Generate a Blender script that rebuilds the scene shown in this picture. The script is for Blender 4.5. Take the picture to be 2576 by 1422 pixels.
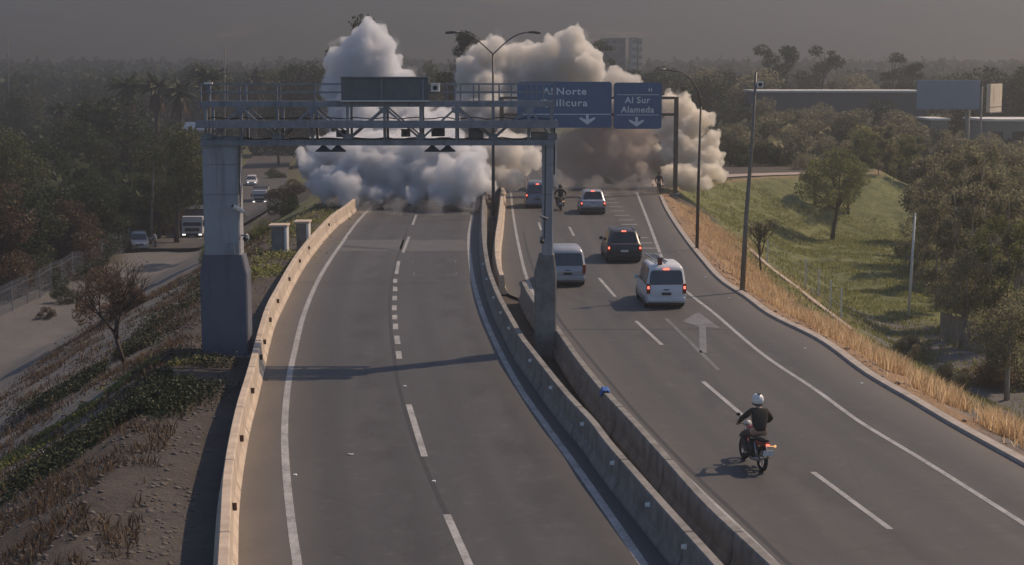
import bpy, bmesh, math, random
import numpy as np
from mathutils import Vector, Matrix, Euler

for _o in list(bpy.data.objects):
    bpy.data.objects.remove(_o, do_unlink=True)
SC = bpy.context.scene
COL = SC.collection
rad = math.radians

# ---------------------------------------------------------------- camera
CAM_H = 10.0
FPX = 4000.0                      # focal length in pixels of a 2576 px wide frame
CX, CY = 1288.0, 711.0
PITCH = math.atan((CY - 180.0) / FPX)
cam_data = bpy.data.cameras.new("camera")
cam = bpy.data.objects.new("camera", cam_data)
COL.objects.link(cam)
cam.location = (0, 0, CAM_H)
cam.rotation_euler = (rad(90) - PITCH, 0, 0)
cam_data.sensor_width = 36.0
cam_data.lens = FPX / 2576.0 * 36.0
cam_data.clip_start = 0.5
cam_data.clip_end = 6000.0
SC.camera = cam

# ---------------------------------------------------------------- light
SUN_DIR = Vector((0.85, 0.52, 1.0)).normalized()      # towards the sun
SUN_EL = math.asin(SUN_DIR.z)
SUN_AZ = math.atan2(SUN_DIR.x, SUN_DIR.y)
world = bpy.data.worlds.new("World")
SC.world = world
world.use_nodes = True
wn = world.node_tree
for n in list(wn.nodes):
    wn.nodes.remove(n)
sky = wn.nodes.new("ShaderNodeTexSky")
sky.sky_type = 'NISHITA'
sky.sun_disc = False
sky.sun_elevation = SUN_EL
sky.sun_rotation = SUN_AZ
sky.dust_density = 1.0
sky.ozone_density = 4.0
bg = wn.nodes.new("ShaderNodeBackground")
bg.inputs[1].default_value = 0.11
wo = wn.nodes.new("ShaderNodeOutputWorld")
wn.links.new(sky.outputs[0], bg.inputs[0])
wn.links.new(bg.outputs[0], wo.inputs[0])
sun_data = bpy.data.lights.new("sun", 'SUN')
sun_data.energy = 4.2
sun_data.angle = rad(0.6)
sun_data.color = (1.0, 0.76, 0.53)
sun = bpy.data.objects.new("sun", sun_data)
COL.objects.link(sun)
sun.rotation_euler = (-SUN_DIR).to_track_quat('-Z', 'Y').to_euler()
sun.location = (60, 20, 60)

vs = SC.view_settings
vs.view_transform = 'Standard'
vs.look = 'None'
vs.exposure = 0.26
vs.gamma = 1.0
vs.use_curve_mapping = False
SC.render.engine = 'CYCLES'
cy = SC.cycles
cy.use_denoising = True
cy.max_bounces = 12
cy.diffuse_bounces = 3
cy.glossy_bounces = 2
cy.transmission_bounces = 4
cy.transparent_max_bounces = 8
cy.volume_bounces = 8
cy.sample_clamp_indirect = 4.0

# ---------------------------------------------------------------- pixel <-> place helpers
_c, _s = math.cos(PITCH), math.sin(PITCH)
def ray(px, py):
    u = (px - CX) / FPX
    v = (CY - py) / FPX
    return Vector((u, _c + v * _s, -_s + v * _c))
def G(px, py, z=0.0):
    d = ray(px, py)
    t = (z - CAM_H) / d.z
    return Vector((d.x * t, d.y * t, z))
def at(px, py, Y):
    d = ray(px, py)
    t = Y / d.y
    return Vector((d.x * t, Y, CAM_H + d.z * t))
def smooth(a, b, x):
    t = np.clip((np.asarray(x, float) - a) / (b - a), 0, 1)
    return t * t * (3 - 2 * t)

class Curve:
    """x as a smooth function of the distance Y, through traced points"""
    def __init__(self, pts):
        pts = sorted(pts)
        self.y = np.array([p[0] for p in pts]); self.x = np.array([p[1] for p in pts])
        d = np.diff(self.x) / np.diff(self.y)
        m = np.empty(len(self.x)); m[0] = d[0]; m[-1] = d[-1]
        m[1:-1] = (d[:-1] + d[1:]) / 2
        self.m = m
    def __call__(self, Y):
        Y = np.asarray(Y, float)
        i = np.clip(np.searchsorted(self.y, Y) - 1, 0, len(self.y) - 2)
        h = self.y[i + 1] - self.y[i]
        t = (Y - self.y[i]) / h
        out = ((2*t**3 - 3*t**2 + 1) * self.x[i] + (t**3 - 2*t**2 + t) * h * self.m[i]
               + (-2*t**3 + 3*t**2) * self.x[i + 1] + (t**3 - t**2) * h * self.m[i + 1])
        out = np.where(Y < self.y[0], self.x[0] + (Y - self.y[0]) * self.m[0], out)
        out = np.where(Y > self.y[-1], self.x[-1] + (Y - self.y[-1]) * self.m[-1], out)
        return out if out.ndim else float(out)
def trace(pts, z=0.0, extra=()):
    r = []
    for px, py in pts:
        p = G(px, py, z)
        r.append((p.y, p.x))
    return Curve(r + list(extra))

# ---------------------------------------------------------------- the traced lines of the road
BL = trace([(888,542),(850,572),(825,599),(787,647),(765,680),(742,722),(720,768),(697,818),(682,872),(668,940),(655,1000),(634,1087),(617,1190),(607,1290),(605,1417)],
           0, [(140,-11.6),(180,-12.6),(260,-14.5)])               # road-side foot of the left barrier
LL = trace([(935,520),(895,563),(860,612),(827,660),(800,706),(765,790),(742,880),(726,960),(716,1080),(721,1200),(735,1330),(748,1420)],
           0, [(150,-10.6),(260,-13.2)])                            # left edge line
RL = trace([(1190,535),(1180,590),(1181,640),(1192,712),(1215,790),(1255,880),(1310,980),(1380,1080),(1460,1190),(1530,1290),(1618,1420)],
           0, [(150,-3.3),(260,-5.0)])                              # inner edge line of the left road
ML = trace([(1216,517),(1216,582),(1221,632),(1231,682),(1256,745),(1289,805),(1314,848),(1339,880),(1429,991),(1497,1064),(1525,1102),(1591,1178),(1672,1269),(1771,1378)],
           0.85, [(150,-2.4),(260,-4.0)])                           # top of the left median barrier
MR_B = trace([(1316,706),(1341,750),(1368,785),(1401,824),(1455,900),(1517,976),(1602,1066),(1690,1163),(1780,1262),(1933,1404)], 0.85)
MR_A = Curve([(71.5,-.46),(74,-.58),(80,-.76),(88,-.84),(100,-.78),(113,-.75),(150,-.8),(260,-2.2)])
EL = Curve([(20,6.6),(30,5.6),(40,4.1),(50,2.75),(60,1.85),(68,1.2),(75,.8),(90,.42),(115,.05),(150,-.2),(260,-1.5)])   # left edge line of the right road
LD = trace([(1432,571),(1507,700),(1548,747),(1600,808),(1665,868),(1768,960),(1866,1045),(2045,1188),(2240,1332)], 0, [(150,3.4),(260,2.4)])
GL = trace([(1605,492),(1635,569),(1667,655)])
RE = trace([(1667,655),(1727,733),(1790,783),(1930,900),(2059,986),(2162,1061),(2314,1153),(2576,1318)])
KB = trace([(1657,489),(1670,520),(1685,547),(1722,602),(1765,657),(1815,711),(1878,753),(1933,794),(2059,858),(2184,948),(2309,1021),(2375,1061),(2576,1173)])

# ---------------------------------------------------------------- object bookkeeping
def tag(o, label=None, cat=None, group=None, kind=None):
    if label: o["label"] = label
    if cat: o["category"] = cat
    if group: o["group"] = group
    if kind: o["kind"] = kind
    return o
def empty(name, loc=(0,0,0), rz=0.0, label=None, cat=None, group=None, scale=1.0):
    o = bpy.data.objects.new(name, None)
    o.empty_display_size = 0.3
    COL.objects.link(o)
    o.location = loc
    o.rotation_euler = (0, 0, rz)
    if scale != 1.0: o.scale = (scale,)*3 if not hasattr(scale, '__len__') else scale
    return tag(o, label, cat, group)
def link(name, me, mat, parent=None, smooth_shade=False):
    o = bpy.data.objects.new(name, me)
    if mat is not None:
        me.materials.clear()
        for m in (mat if isinstance(mat, (list, tuple)) else [mat]):
            me.materials.append(m)
    if smooth_shade:
        me.polygons.foreach_set("use_smooth", [True] * len(me.polygons))
    COL.objects.link(o)
    if parent is not None:
        o.parent = parent
    return o
def copy_tree(src, parent=None):
    c = src.copy(); COL.objects.link(c)
    c.parent = parent
    for ch in src.children:
        copy_tree(ch, c)
    return c
def mesh_np(name, V, Fc, attrs=None):
    """V (n,3), Fc (m,3|4) -> mesh; attrs {name: (n,) float}"""
    V = np.asarray(V, np.float32); Fc = np.asarray(Fc, np.int32)
    me = bpy.data.meshes.new(name)
    k = Fc.shape[1]
    me.vertices.add(len(V)); me.vertices.foreach_set("co", V.ravel())
    me.loops.add(Fc.size); me.loops.foreach_set("vertex_index", Fc.ravel())
    me.polygons.add(len(Fc))
    me.polygons.foreach_set("loop_start", np.arange(0, Fc.size, k, dtype=np.int32))
    me.polygons.foreach_set("loop_total", np.full(len(Fc), k, np.int32))
    if attrs:
        for an, av in attrs.items():
            a = me.attributes.new(an, 'FLOAT', 'POINT')
            a.data.foreach_set("value", np.asarray(av, np.float32))
    me.update(calc_edges=True)
    me.validate()
    return me

class MB:
    """collects simple solids into one mesh"""
    def __init__(self): self.v = []; self.f = []
    def add(self, vs, fs):
        n = len(self.v)
        self.v += [tuple(p) for p in vs]
        self.f += [tuple(i + n for i in f) for f in fs]
        return self
    def box(self, x0, x1, y0, y1, z0, z1, M=None, taper=None):
        c = [Vector((x, y, z)) for z in (z0, z1) for y in (y0, y1) for x in (x0, x1)]
        if taper:
            mx, my = (x0+x1)/2, (y0+y1)/2
            for i in range(4, 8):
                c[i].x = mx + (c[i].x - mx) * taper; c[i].y = my + (c[i].y - my) * taper
        if M is not None: c = [M @ p for p in c]
        return self.add(c, [(0,2,3,1),(4,5,7,6),(0,1,5,4),(2,6,7,3),(0,4,6,2),(1,3,7,5)])
    def bar(self, a, b, w, h=None):
        a, b = Vector(a), Vector(b); h = h or w
        d = (b - a).normalized()
        up = Vector((0,0,1)) if abs(d.z) < .98 else Vector((0,1,0))
        s = d.cross(up).normalized() * w / 2; u = s.cross(d).normalized() * h / 2
        c = [a - s - u, a + s - u, a + s + u, a - s + u, b - s - u, b + s - u, b + s + u, b - s + u]
        return self.add(c, [(3,2,1,0),(4,5,6,7),(0,1,5,4),(1,2,6,5),(2,3,7,6),(3,0,4,7)])
    def tube(self, pts, rs, n=8, cap=True):
        pts = [Vector(p) for p in pts]
        if not hasattr(rs, '__len__'): rs = [rs] * len(pts)
        ring0 = len(self.v); prev = None
        for i, p in enumerate(pts):
            d = (pts[min(i+1, len(pts)-1)] - pts[max(i-1, 0)]).normalized()
            if prev is None:
                up = Vector((0,0,1)) if abs(d.z) < .95 else Vector((1,0,0))
                s = d.cross(up).normalized()
            else:
                s = (prev - d * prev.dot(d)).normalized()
            prev = s; u = d.cross(s)
            for k in range(n):
                a = 2*math.pi*k/n
                self.v.append(tuple(p + (s*math.cos(a) + u*math.sin(a)) * rs[i]))
        for i in range(len(pts)-1):
            for k in range(n):
                a = ring0 + i*n + k; b = ring0 + i*n + (k+1) % n
                self.f.append((a, b, b+n, a+n))
        if cap:
            self.f.append(tuple(ring0 + k for k in range(n))[::-1])
            self.f.append(tuple(ring0 + (len(pts)-1)*n + k for k in range(n)))
        return self
    def loft(self, rings, cap=True):
        n0 = len(self.v); n = len(rings[0])
        for r in rings: self.v += [tuple(p) for p in r]
        for i in range(len(rings)-1):
            for k in range(n):
                a = n0 + i*n + k; b = n0 + i*n + (k+1) % n
                self.f.append((a, b, b+n, a+n))
        if cap:
            self.f.append(tuple(n0 + k for k in range(n))[::-1])
            self.f.append(tuple(n0 + (len(rings)-1)*n + k for k in range(n)))
        return self
    def sphere(self, c, r, n=10, m=7, sc=(1,1,1)):
        rings = []
        for i in range(m+1):
            t = math.pi * (i + .001) / (m + .002)
            rings.append([(c[0]+r*sc[0]*math.sin(t)*math.cos(2*math.pi*k/n), c[1]+r*sc[1]*math.sin(t)*math.sin(2*math.pi*k/n), c[2]+r*sc[2]*math.cos(t)) for k in range(n)])
        return self.loft(rings)
    def build(self, name, mat, parent=None, smooth_shade=False, bevel=0.0):
        me = bpy.data.meshes.new(name)
        me.from_pydata(self.v, [], self.f)
        bm = bmesh.new(); bm.from_mesh(me)
        bmesh.ops.recalc_face_normals(bm, faces=bm.faces)
        if bevel > 0:
            bmesh.ops.bevel(bm, geom=list(bm.edges), offset=bevel, segments=1, affect='EDGES', clamp_overlap=True)
        bm.to_mesh(me); bm.free()
        return link(name, me, mat, parent, smooth_shade)

# ---------------------------------------------------------------- materials
class NT:
    def __init__(self, name):
        self.m = bpy.data.materials.new(name); self.m.use_nodes = True
        self.t = self.m.node_tree
        for n in list(self.t.nodes): self.t.nodes.remove(n)
        self.out = self.t.nodes.new("ShaderNodeOutputMaterial")
        self.tc = self.t.nodes.new("ShaderNodeTexCoord")
    def n(self, ty, **kw):
        nd = self.t.nodes.new(ty)
        for k, v in kw.items():
            if k.startswith("i_"): nd.inputs[k[2:].replace("__", " ")].default_value = v
            else: setattr(nd, k, v)
        return nd
    def l(self, a, b): self.t.links.new(a, b)
    def noise(self, scale, detail=4, rough=.6, coord="Object", stretch=None, distort=0):
        src = self.tc.outputs[coord]
        if stretch:
            mp = self.n("ShaderNodeMapping"); mp.inputs["Scale"].default_value = stretch
            self.l(src, mp.inputs[0]); src = mp.outputs[0]
        nd = self.n("ShaderNodeTexNoise"); nd.inputs["Scale"].default_value = scale
        nd.inputs["Detail"].default_value = detail; nd.inputs["Roughness"].default_value = rough
        nd.inputs["Distortion"].default_value = distort
        self.l(src, nd.inputs["Vector"]); return nd.outputs["Fac"]
    def ramp(self, fac, stops):
        r = self.n("ShaderNodeValToRGB"); e = r.color_ramp.elements
        while len(e) < len(stops): e.new(0.5)
        for i, (p, c) in enumerate(stops):
            e[i].position = p; e[i].color = (*c, 1) if len(c) == 3 else c
        self.l(fac, r.inputs[0]); return r.outputs[0]
    def mix(self, fac, a, b, mode='MIX'):
        m = self.n("ShaderNodeMix", data_type='RGBA', blend_type=mode)
        if isinstance(fac, (int, float)): m.inputs[0].default_value = fac
        else: self.l(fac, m.inputs[0])
        for s, v in ((6, a), (7, b)):
            if isinstance(v, (tuple, list)): m.inputs[s].default_value = (*v, 1) if len(v) == 3 else v
            else: self.l(v, m.inputs[s])
        return m.outputs[2]
    def math(self, op, a, b=0.5, clamp=False):
        m = self.n("ShaderNodeMath", operation=op, use_clamp=clamp)
        for s, v in ((0, a), (1, b)):
            if isinstance(v, (int, float)): m.inputs[s].default_value = v
            else: self.l(v, m.inputs[s])
        return m.outputs[0]
    def attr(self, name):
        a = self.n("ShaderNodeAttribute", attribute_name=name); return a.outputs["Fac"]
    def bsdf(self, col, rough=.7, metal=0.0, bump=None, bump_str=.3, bump_dist=.02, **kw):
        b = self.n("ShaderNodeBsdfPrincipled")
        if isinstance(col, (tuple, list)): b.inputs["Base Color"].default_value = (*col, 1)
        else: self.l(col, b.inputs["Base Color"])
        if isinstance(rough, (int, float)): b.inputs["Roughness"].default_value = rough
        else: self.l(rough, b.inputs["Roughness"])
        b.inputs["Metallic"].default_value = metal
        for k, v in kw.items(): b.inputs[k.replace("_", " ")].default_value = v
        if bump is not None:
            bp = self.n("ShaderNodeBump"); bp.inputs["Strength"].default_value = bump_str
            bp.inputs["Distance"].default_value = bump_dist
            self.l(bump, bp.inputs["Height"]); self.l(bp.outputs[0], b.inputs["Normal"])
        self.l(b.outputs[0], self.out.inputs[0]); return b
def simple(name, c1, c2=None, scale=3.0, rough=.7, metal=0.0, bump=.15, bdist=.01, stretch=None, **kw):
    t = NT(name)
    c2 = c2 or tuple(x*.75 for x in c1)
    nz = t.noise(scale, 5, .65, stretch=stretch)
    col = t.ramp(nz, [(.32, c1), (.68, c2)])
    t.bsdf(col, rough, metal, bump=nz if bump else None, bump_str=bump, bump_dist=bdist, **kw)
    return t.m
def emit(name, col, strength):
    t = NT(name)
    b = t.bsdf(col, .3)
    b.inputs["Emission Color"].default_value = (*col, 1); b.inputs["Emission Strength"].default_value = strength
    return t.m

def asphalt_mat(name, warm=0.0):
    t = NT(name)
    lat, = (t.attr("lat"),)
    big = t.noise(.09, 4, .6, stretch=(1, .35, 1))
    fine = t.noise(6.0, 6, .75)
    streak = t.noise(.55, 4, .55, stretch=(1, .035, 1))
    c = t.ramp(big, [(.3, (.034+warm, .034+warm*.7, .037)), (.7, (.052+warm, .050+warm*.7, .052))])
    c = t.mix(t.ramp(streak, [(.38, (0,0,0)), (.62, (1,1,1))]), c, t.mix(.75, c, (.026,.026,.030)))
    # wheel paths, a little polished and darker, follow the lanes
    wt = t.math('SINE', t.math('MULTIPLY', lat, 3.45)); wn_ = t.noise(.25, 3, .5, stretch=(1,.1,1))
    wt = t.math('MULTIPLY', t.math('MULTIPLY', wt, .5), t.math('ADD', wn_, .2))
    c = t.mix(t.ramp(wt, [(.02,(0,0,0)),(.30,(1,1,1))]), c, t.mix(.6, c, (.024,.023,.026)))
    sp = t.noise(1.7, 5, .7)
    c = t.mix(t.ramp(sp, [(.56,(0,0,0)),(.72,(1,1,1))]), c, t.mix(.35, c, (.12,.115,.11)))
    c = t.mix(t.ramp(fine, [(.25, (0,0,0)), (.8, (1,1,1))]), c, t.mix(.30, c, (.13,.125,.12)))
    vo = t.n("ShaderNodeTexVoronoi", feature='DISTANCE_TO_EDGE'); vo.inputs["Scale"].default_value = .16
    wv = t.n("ShaderNodeMix", data_type='RGBA'); wv.inputs[0].default_value = .12
    t.l(t.tc.outputs["Object"], wv.inputs[6]); nn_ = t.n("ShaderNodeTexNoise"); nn_.inputs["Scale"].default_value = .8; nn_.inputs["Detail"].default_value = 5
    t.l(t.tc.outputs["Object"], nn_.inputs["Vector"]); t.l(nn_.outputs["Color"], wv.inputs[7]); t.l(wv.outputs[2], vo.inputs["Vector"])
    c = t.mix(t.ramp(vo.outputs["Distance"], [(.0015,(.4,.4,.4)),(.005,(0,0,0))]), c, (.025,.024,.025))
    # sand that gathers towards the barriers and the kerb
    oil = t.noise(.75, 3, .6, stretch=(1,.5,1)); oc = t.math('MULTIPLY', t.ramp(t.math('COSINE', t.math('MULTIPLY', lat, 1.75)), [(.3,(0,0,0)),(.9,(1,1,1))]), t.ramp(oil, [(.46,(0,0,0)),(.62,(1,1,1))]))
    c = t.mix(t.math('MULTIPLY', oc, .7), c, (.028,.026,.028))
    edge = t.attr("dust")
    en = t.noise(.9, 5, .7, stretch=(1, .25, 1))
    m = t.math('MULTIPLY', edge, t.math('ADD', en, .35), True)
    c = t.mix(m, c, (.15, .125, .10))
    t.bsdf(c, t.ramp(fine, [(.3, (.62,)*3), (.7, (.82,)*3)]), bump=fine, bump_str=.25, bump_dist=.01)
    return t.m
M = {}
M['asphalt'] = asphalt_mat("asphalt")
M['asphalt_old'] = asphalt_mat("asphalt_worn", .009)
def paint_mat(name, c, wear=.45):
    t = NT(name)
    n1 = t.noise(9, 6, .8); n2 = t.noise(1.1, 4, .7)
    f = t.math('ADD', t.math('MULTIPLY', n1, .6), t.math('MULTIPLY', n2, .4))
    col = t.ramp(f, [(wear-.1, tuple(x*.45 for x in c)), (wear+.06, c)])
    t.bsdf(col, .65, bump=n1, bump_str=.1, bump_dist=.004)
    return t.m
M['paint'] = paint_mat("road_paint", (.36,.355,.35), .5)
M['paint_old'] = paint_mat("worn_road_paint", (.15,.15,.155), .5)
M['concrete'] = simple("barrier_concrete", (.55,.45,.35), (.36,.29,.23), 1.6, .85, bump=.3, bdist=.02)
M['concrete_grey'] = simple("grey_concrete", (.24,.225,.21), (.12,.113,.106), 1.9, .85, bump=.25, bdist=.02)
M['concrete_dark'] = simple("dark_stained_concrete", (.13,.14,.175), (.09,.095,.12), .8, .8)
def stained(name, c1, c2, scale):
    t = NT(name); nz = t.noise(scale, 5, .65); st_ = t.noise(2.2, 5, .7, stretch=(1,1,.07)); f = t.noise(14, 4, .7)
    col = t.ramp(nz, [(.32, c1), (.68, c2)])
    col = t.mix(t.ramp(st_, [(.50,(0,0,0)),(.72,(.75,.75,.75))]), col, tuple(v*.45 for v in c2))
    col = t.mix(t.ramp(f, [(.5,(0,0,0)),(.8,(.4,.4,.4))]), col, tuple(min(1,v*1.5) for v in c1))
    t.bsdf(col, .82, bump=f, bump_str=.2, bump_dist=.01); return t.m
M['pillar_upper'] = stained("pillar_concrete", (.33,.33,.35), (.26,.26,.29), .5)
M['pillar_lower'] = stained("pillar_dark_paint", (.125,.13,.165), (.095,.10,.13), .7)
M['steel'] = stained("galvanised_steel", (.25,.26,.29), (.17,.18,.20), 2.2)
M['steel_dark'] = simple("dark_steel", (.06,.06,.065), (.04,.04,.045), 3, .5, .3, bump=.05)
M['steel_brown'] = simple("brown_painted_steel", (.10,.075,.055), (.07,.055,.04), 3, .6, .1, bump=.05)
M['pole'] = simple("lamp_pole_steel", (.20,.185,.165), (.13,.12,.11), 4, .5, .3, bump=.05)
M['white_plastic'] = simple("white_plastic", (.75,.74,.72), (.62,.61,.6), 6, .4, bump=.03)
M['black_plastic'] = simple("black_plastic", (.02,.02,.022), (.03,.03,.032), 6, .45, bump=.03)
M['reflector'] = simple("amber_dark_reflector", (.10,.055,.03), (.06,.035,.02), 8, .4, bump=.03)
M['stud'] = simple("white_reflector", (.85,.85,.83), (.7,.7,.7), 8, .3, bump=.02)
M['sign_blue'] = simple("sign_blue", (.022,.095,.23), (.018,.08,.195), 1.2, .45, bump=.03)
M['sign_back'] = simple("sign_back_plate", (.15,.15,.155), (.11,.11,.12), 1.5, .6, .2, bump=.05)
M['sign_white'] = simple("sign_white_lettering", (.62,.68,.74), (.5,.57,.64), 3, .45, bump=.02)

# ---------------------------------------------------------------- terrain
def plateau():
    ys = np.arange(5, 262, 3.0)
    left = [(float(BL(y)) - .45, y) for y in ys]
    k = [(float(KB(y)) + .35, y) for y in np.arange(5, 128, 3.0)]
    ramp = [(12.2,131),(13.6,137),(16.5,144),(20.5,150),(26,155),(32,158.5),(37,161),(38,168),(30,174),(18,190),(13,215),(11,262)]
    return np.array(left[::-1] + k + ramp)          # ring, closed
POLY = plateau()
def sdf(x, y):
    x = np.atleast_1d(np.asarray(x, float)); y = np.atleast_1d(np.asarray(y, float))
    d2 = np.full(x.shape, 1e18); inside = np.zeros(x.shape, bool)
    P = POLY; Q = np.roll(P, -1, axis=0)
    for (ax, ay), (bx, by) in zip(P, Q):
        ex, ey = bx - ax, by - ay
        L = ex*ex + ey*ey + 1e-9
        t = np.clip(((x-ax)*ex + (y-ay)*ey) / L, 0, 1)
        d2 = np.minimum(d2, (x-ax-t*ex)**2 + (y-ay-t*ey)**2)
        c = ((ay > y) != (by > y)) & (x < (bx-ax)*(y-ay)/(by-ay+1e-12) + ax)
        inside ^= c
    d = np.sqrt(d2)
    return np.where(inside, -d, d)
def vnoise(x, y, s, seed=0):
    """cheap smooth value noise"""
    x = x/s + seed*17.3; y = y/s - seed*9.1
    xi = np.floor(x); yi = np.floor(y); xf = x-xi; yf = y-yi
    xf = xf*xf*(3-2*xf); yf = yf*yf*(3-2*yf)
    def h(a, b):
        v = np.sin(a*127.1 + b*311.7 + seed*53.7) * 43758.5453
        return v - np.floor(v)
    return (h(xi,yi)*(1-xf)+h(xi+1,yi)*xf)*(1-yf) + (h(xi,yi+1)*(1-xf)+h(xi+1,yi+1)*xf)*yf - .5
def plain(x, y):
    return -8 + 3.2*smooth(-6, 8, x) + 11*smooth(230, 1000, y)
def height(x, y, rough=True):
    x = np.atleast_1d(np.asarray(x, float)); y = np.atleast_1d(np.asarray(y, float))
    d = sdf(x, y)
    left = x < -2
    flat = np.where(left, 3.1, .5)
    base = plain(x, y)
    slope = np.where(left, .50, .46)
    z = -np.maximum(d - flat, 0) * slope
    k = .8
    h = np.clip(.5 + .5*(z - base)/k, 0, 1)
    z = z*h + base*(1-h) + k*h*(1-h)*.5
    z = z - .12
    if rough:
        w = smooth(.2, 2.5, d)
        n = vnoise(x,y,9,1)*.7 + vnoise(x,y,3.1,2)*.32 + vnoise(x,y,1.1,3)*.14
        z = z + n*w
    return z
def hz(x, y): return float(height(x, y)[0])
def T(px, py):
    """where the line of sight meets the ground"""
    d = ray(px, py)
    ts = np.linspace(25, 500, 951)
    zz = height(d.x*ts, d.y*ts)
    g = CAM_H + d.z*ts - zz
    i = int(np.argmax(g < 0)) if (g < 0).any() else 950
    a, b = ts[max(i-1, 0)], ts[i]
    ga, gb = g[max(i-1, 0)], g[i]
    t = a + (b-a)*ga/(ga-gb) if ga != gb else b
    x, y = d.x*t, d.y*t
    return Vector((x, y, hz(x, y)))
def onground(px, Y, dz=0.0):
    """ground point at distance Y in the picture column px"""
    x = (px - CX) / FPX * (Y * _c + 0.13 * 12)
    return Vector((x, Y, hz(x, Y) + dz))
def poly_dist(x, y, pts):
    d2 = np.full(x.shape, 1e18)
    for (ax, ay), (bx, by) in zip(pts[:-1], pts[1:]):
        ex, ey = bx-ax, by-ay; L = ex*ex+ey*ey+1e-9
        t = np.clip(((x-ax)*ex + (y-ay)*ey)/L, 0, 1)
        d2 = np.minimum(d2, (x-ax-t*ex)**2 + (y-ay-t*ey)**2)
    return np.sqrt(d2)

FRONT = [tuple(T(px,py)[:2]) for px,py in [(700,380),(672,420),(652,470),(645,520),(600,570),(505,608),(440,640)]]
TRACK = [tuple(T(px,py)[:2]) for px,py in [(470,640),(400,700),(300,800),(190,890),(90,990),(0,1090),(-160,1250)]]
TRK_R = [tuple(T(px,py)[:2]) for px,py in [(2080,755),(2200,810),(2320,880),(2440,950),(2560,1050),(2700,1180)]]
def axis(lo, hi, fine_lo, fine_hi, step, grow):
    a = list(np.arange(fine_lo, fine_hi, step)); s = step
    while a[-1] < hi: s *= grow; a.append(a[-1] + s)
    s = step; b = [a[0]]
    while b[-1] > lo: s *= grow; b.append(b[-1] - s)
    return np.array(b[:0:-1] + a)
gx = axis(-1500, 1500, -42, 48, .45, 1.09)
gy = axis(-60, 3000, 24, 150, .7, 1.045)
X, Y = np.meshgrid(gx, gy)
x = X.ravel(); y = Y.ravel()
z = height(x, y)
d = sdf(x, y)
left = (x < -2)
near = (y < 260)
nz = vnoise(x,y,6,5) + vnoise(x,y,2.2,6)*.6
# masks: gravel (grey track), green (grass), dry (tan dry grass and soil); what remains is brown soil
grav = np.zeros_like(x)
grav = np.maximum(grav, smooth(6.6, 4.2, poly_dist(x,y,TRACK) + nz*2.2) * near)
grav = np.maximum(grav, smooth(3.6, 2.2, poly_dist(x,y,TRK_R) + nz*1.6) * near)
grav = np.maximum(grav, smooth(7.0, 3.5, poly_dist(x,y,FRONT[-3:]) + nz*3) * near)
grav = np.maximum(grav, (left & (d > -1)) * smooth(3.2, 1.6, d + nz*1.2) * (.12 + nz*.3))
grav = np.maximum(grav, left * (y < 150) * smooth(12, 16, d + nz*2) * smooth(44, 30, d + nz*4) * .85)
green = np.zeros_like(x)
green = np.maximum(green, left * smooth(.0, .22, np.sin((d-4.1)*.72)*.5 + nz*.45) * smooth(3.0, 4.5, d) * smooth(34, 24, d) * smooth(44, 60, y) * .8)
green = np.maximum(green, (~left) * smooth(3.0, 5.0, d + nz*2.0))
green = np.where(left & (d > 14), np.where((y < 175) & (d < 48), .12 + nz*.5, .5 + nz*.6), green)
green = np.where((~left) & (y > 132) & (d > -.5), 1.0, green)
green = np.where(y > 300, .5 + nz*.5, green)
dry = (~left) * smooth(5.2, 2.6, d + nz*1.6) * (d > 0)
dry = dry * np.where((y > 118) & (x > 13), smooth(.9, .2, d + nz*.4), 1)
I = np.arange(len(gx)*len(gy)).reshape(len(gy), len(gx))
Fc = np.stack([I[:-1,:-1].ravel(), I[:-1,1:].ravel(), I[1:,1:].ravel(), I[1:,:-1].ravel()], 1)
me = mesh_np("ground", np.stack([x,y,z],1), Fc, {"grav": np.clip(grav,0,1), "green": np.clip(green,0,1), "dry": np.clip(dry,0,1)})
t = NT("soil_grass_and_gravel")
n1 = t.noise(.8, 6, .7); n2 = t.noise(4.5, 6, .75); n3 = t.noise(.13, 4, .6)
soil = t.ramp(n1, [(.3, (.026,.020,.017)), (.5, (.052,.039,.031)), (.75, (.092,.070,.055))])
soil = t.mix(t.ramp(n2, [(.35,(0,0,0)),(.7,(1,1,1))]), soil, t.mix(.45, soil, (.12,.10,.085)))
gr = t.ramp(n2, [(.3, (.10,.097,.098)), (.7, (.17,.16,.155))])
gn = t.ramp(n1, [(.25, (.040,.055,.018)), (.5, (.17,.18,.06)), (.75, (.28,.27,.12))])
gn = t.mix(t.ramp(n2, [(.4,(0,0,0)),(.62,(1,1,1))]), gn, t.mix(.5, gn, (.03,.045,.015)))
dr = t.ramp(n2, [(.3, (.17,.105,.055)), (.6, (.34,.22,.125)), (.8,(.42,.30,.19))])
# sealed repairs and dust
c = t.mix(t.attr("green"), soil, gn)
c = t.mix(t.attr("dry"), c, dr)
c = t.mix(t.attr("grav"), c, gr)
t.bsdf(c, .95, bump=n2, bump_str=1.0, bump_dist=.12)
tag(link("ground", me, t.m, None, True), kind="structure")

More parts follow.
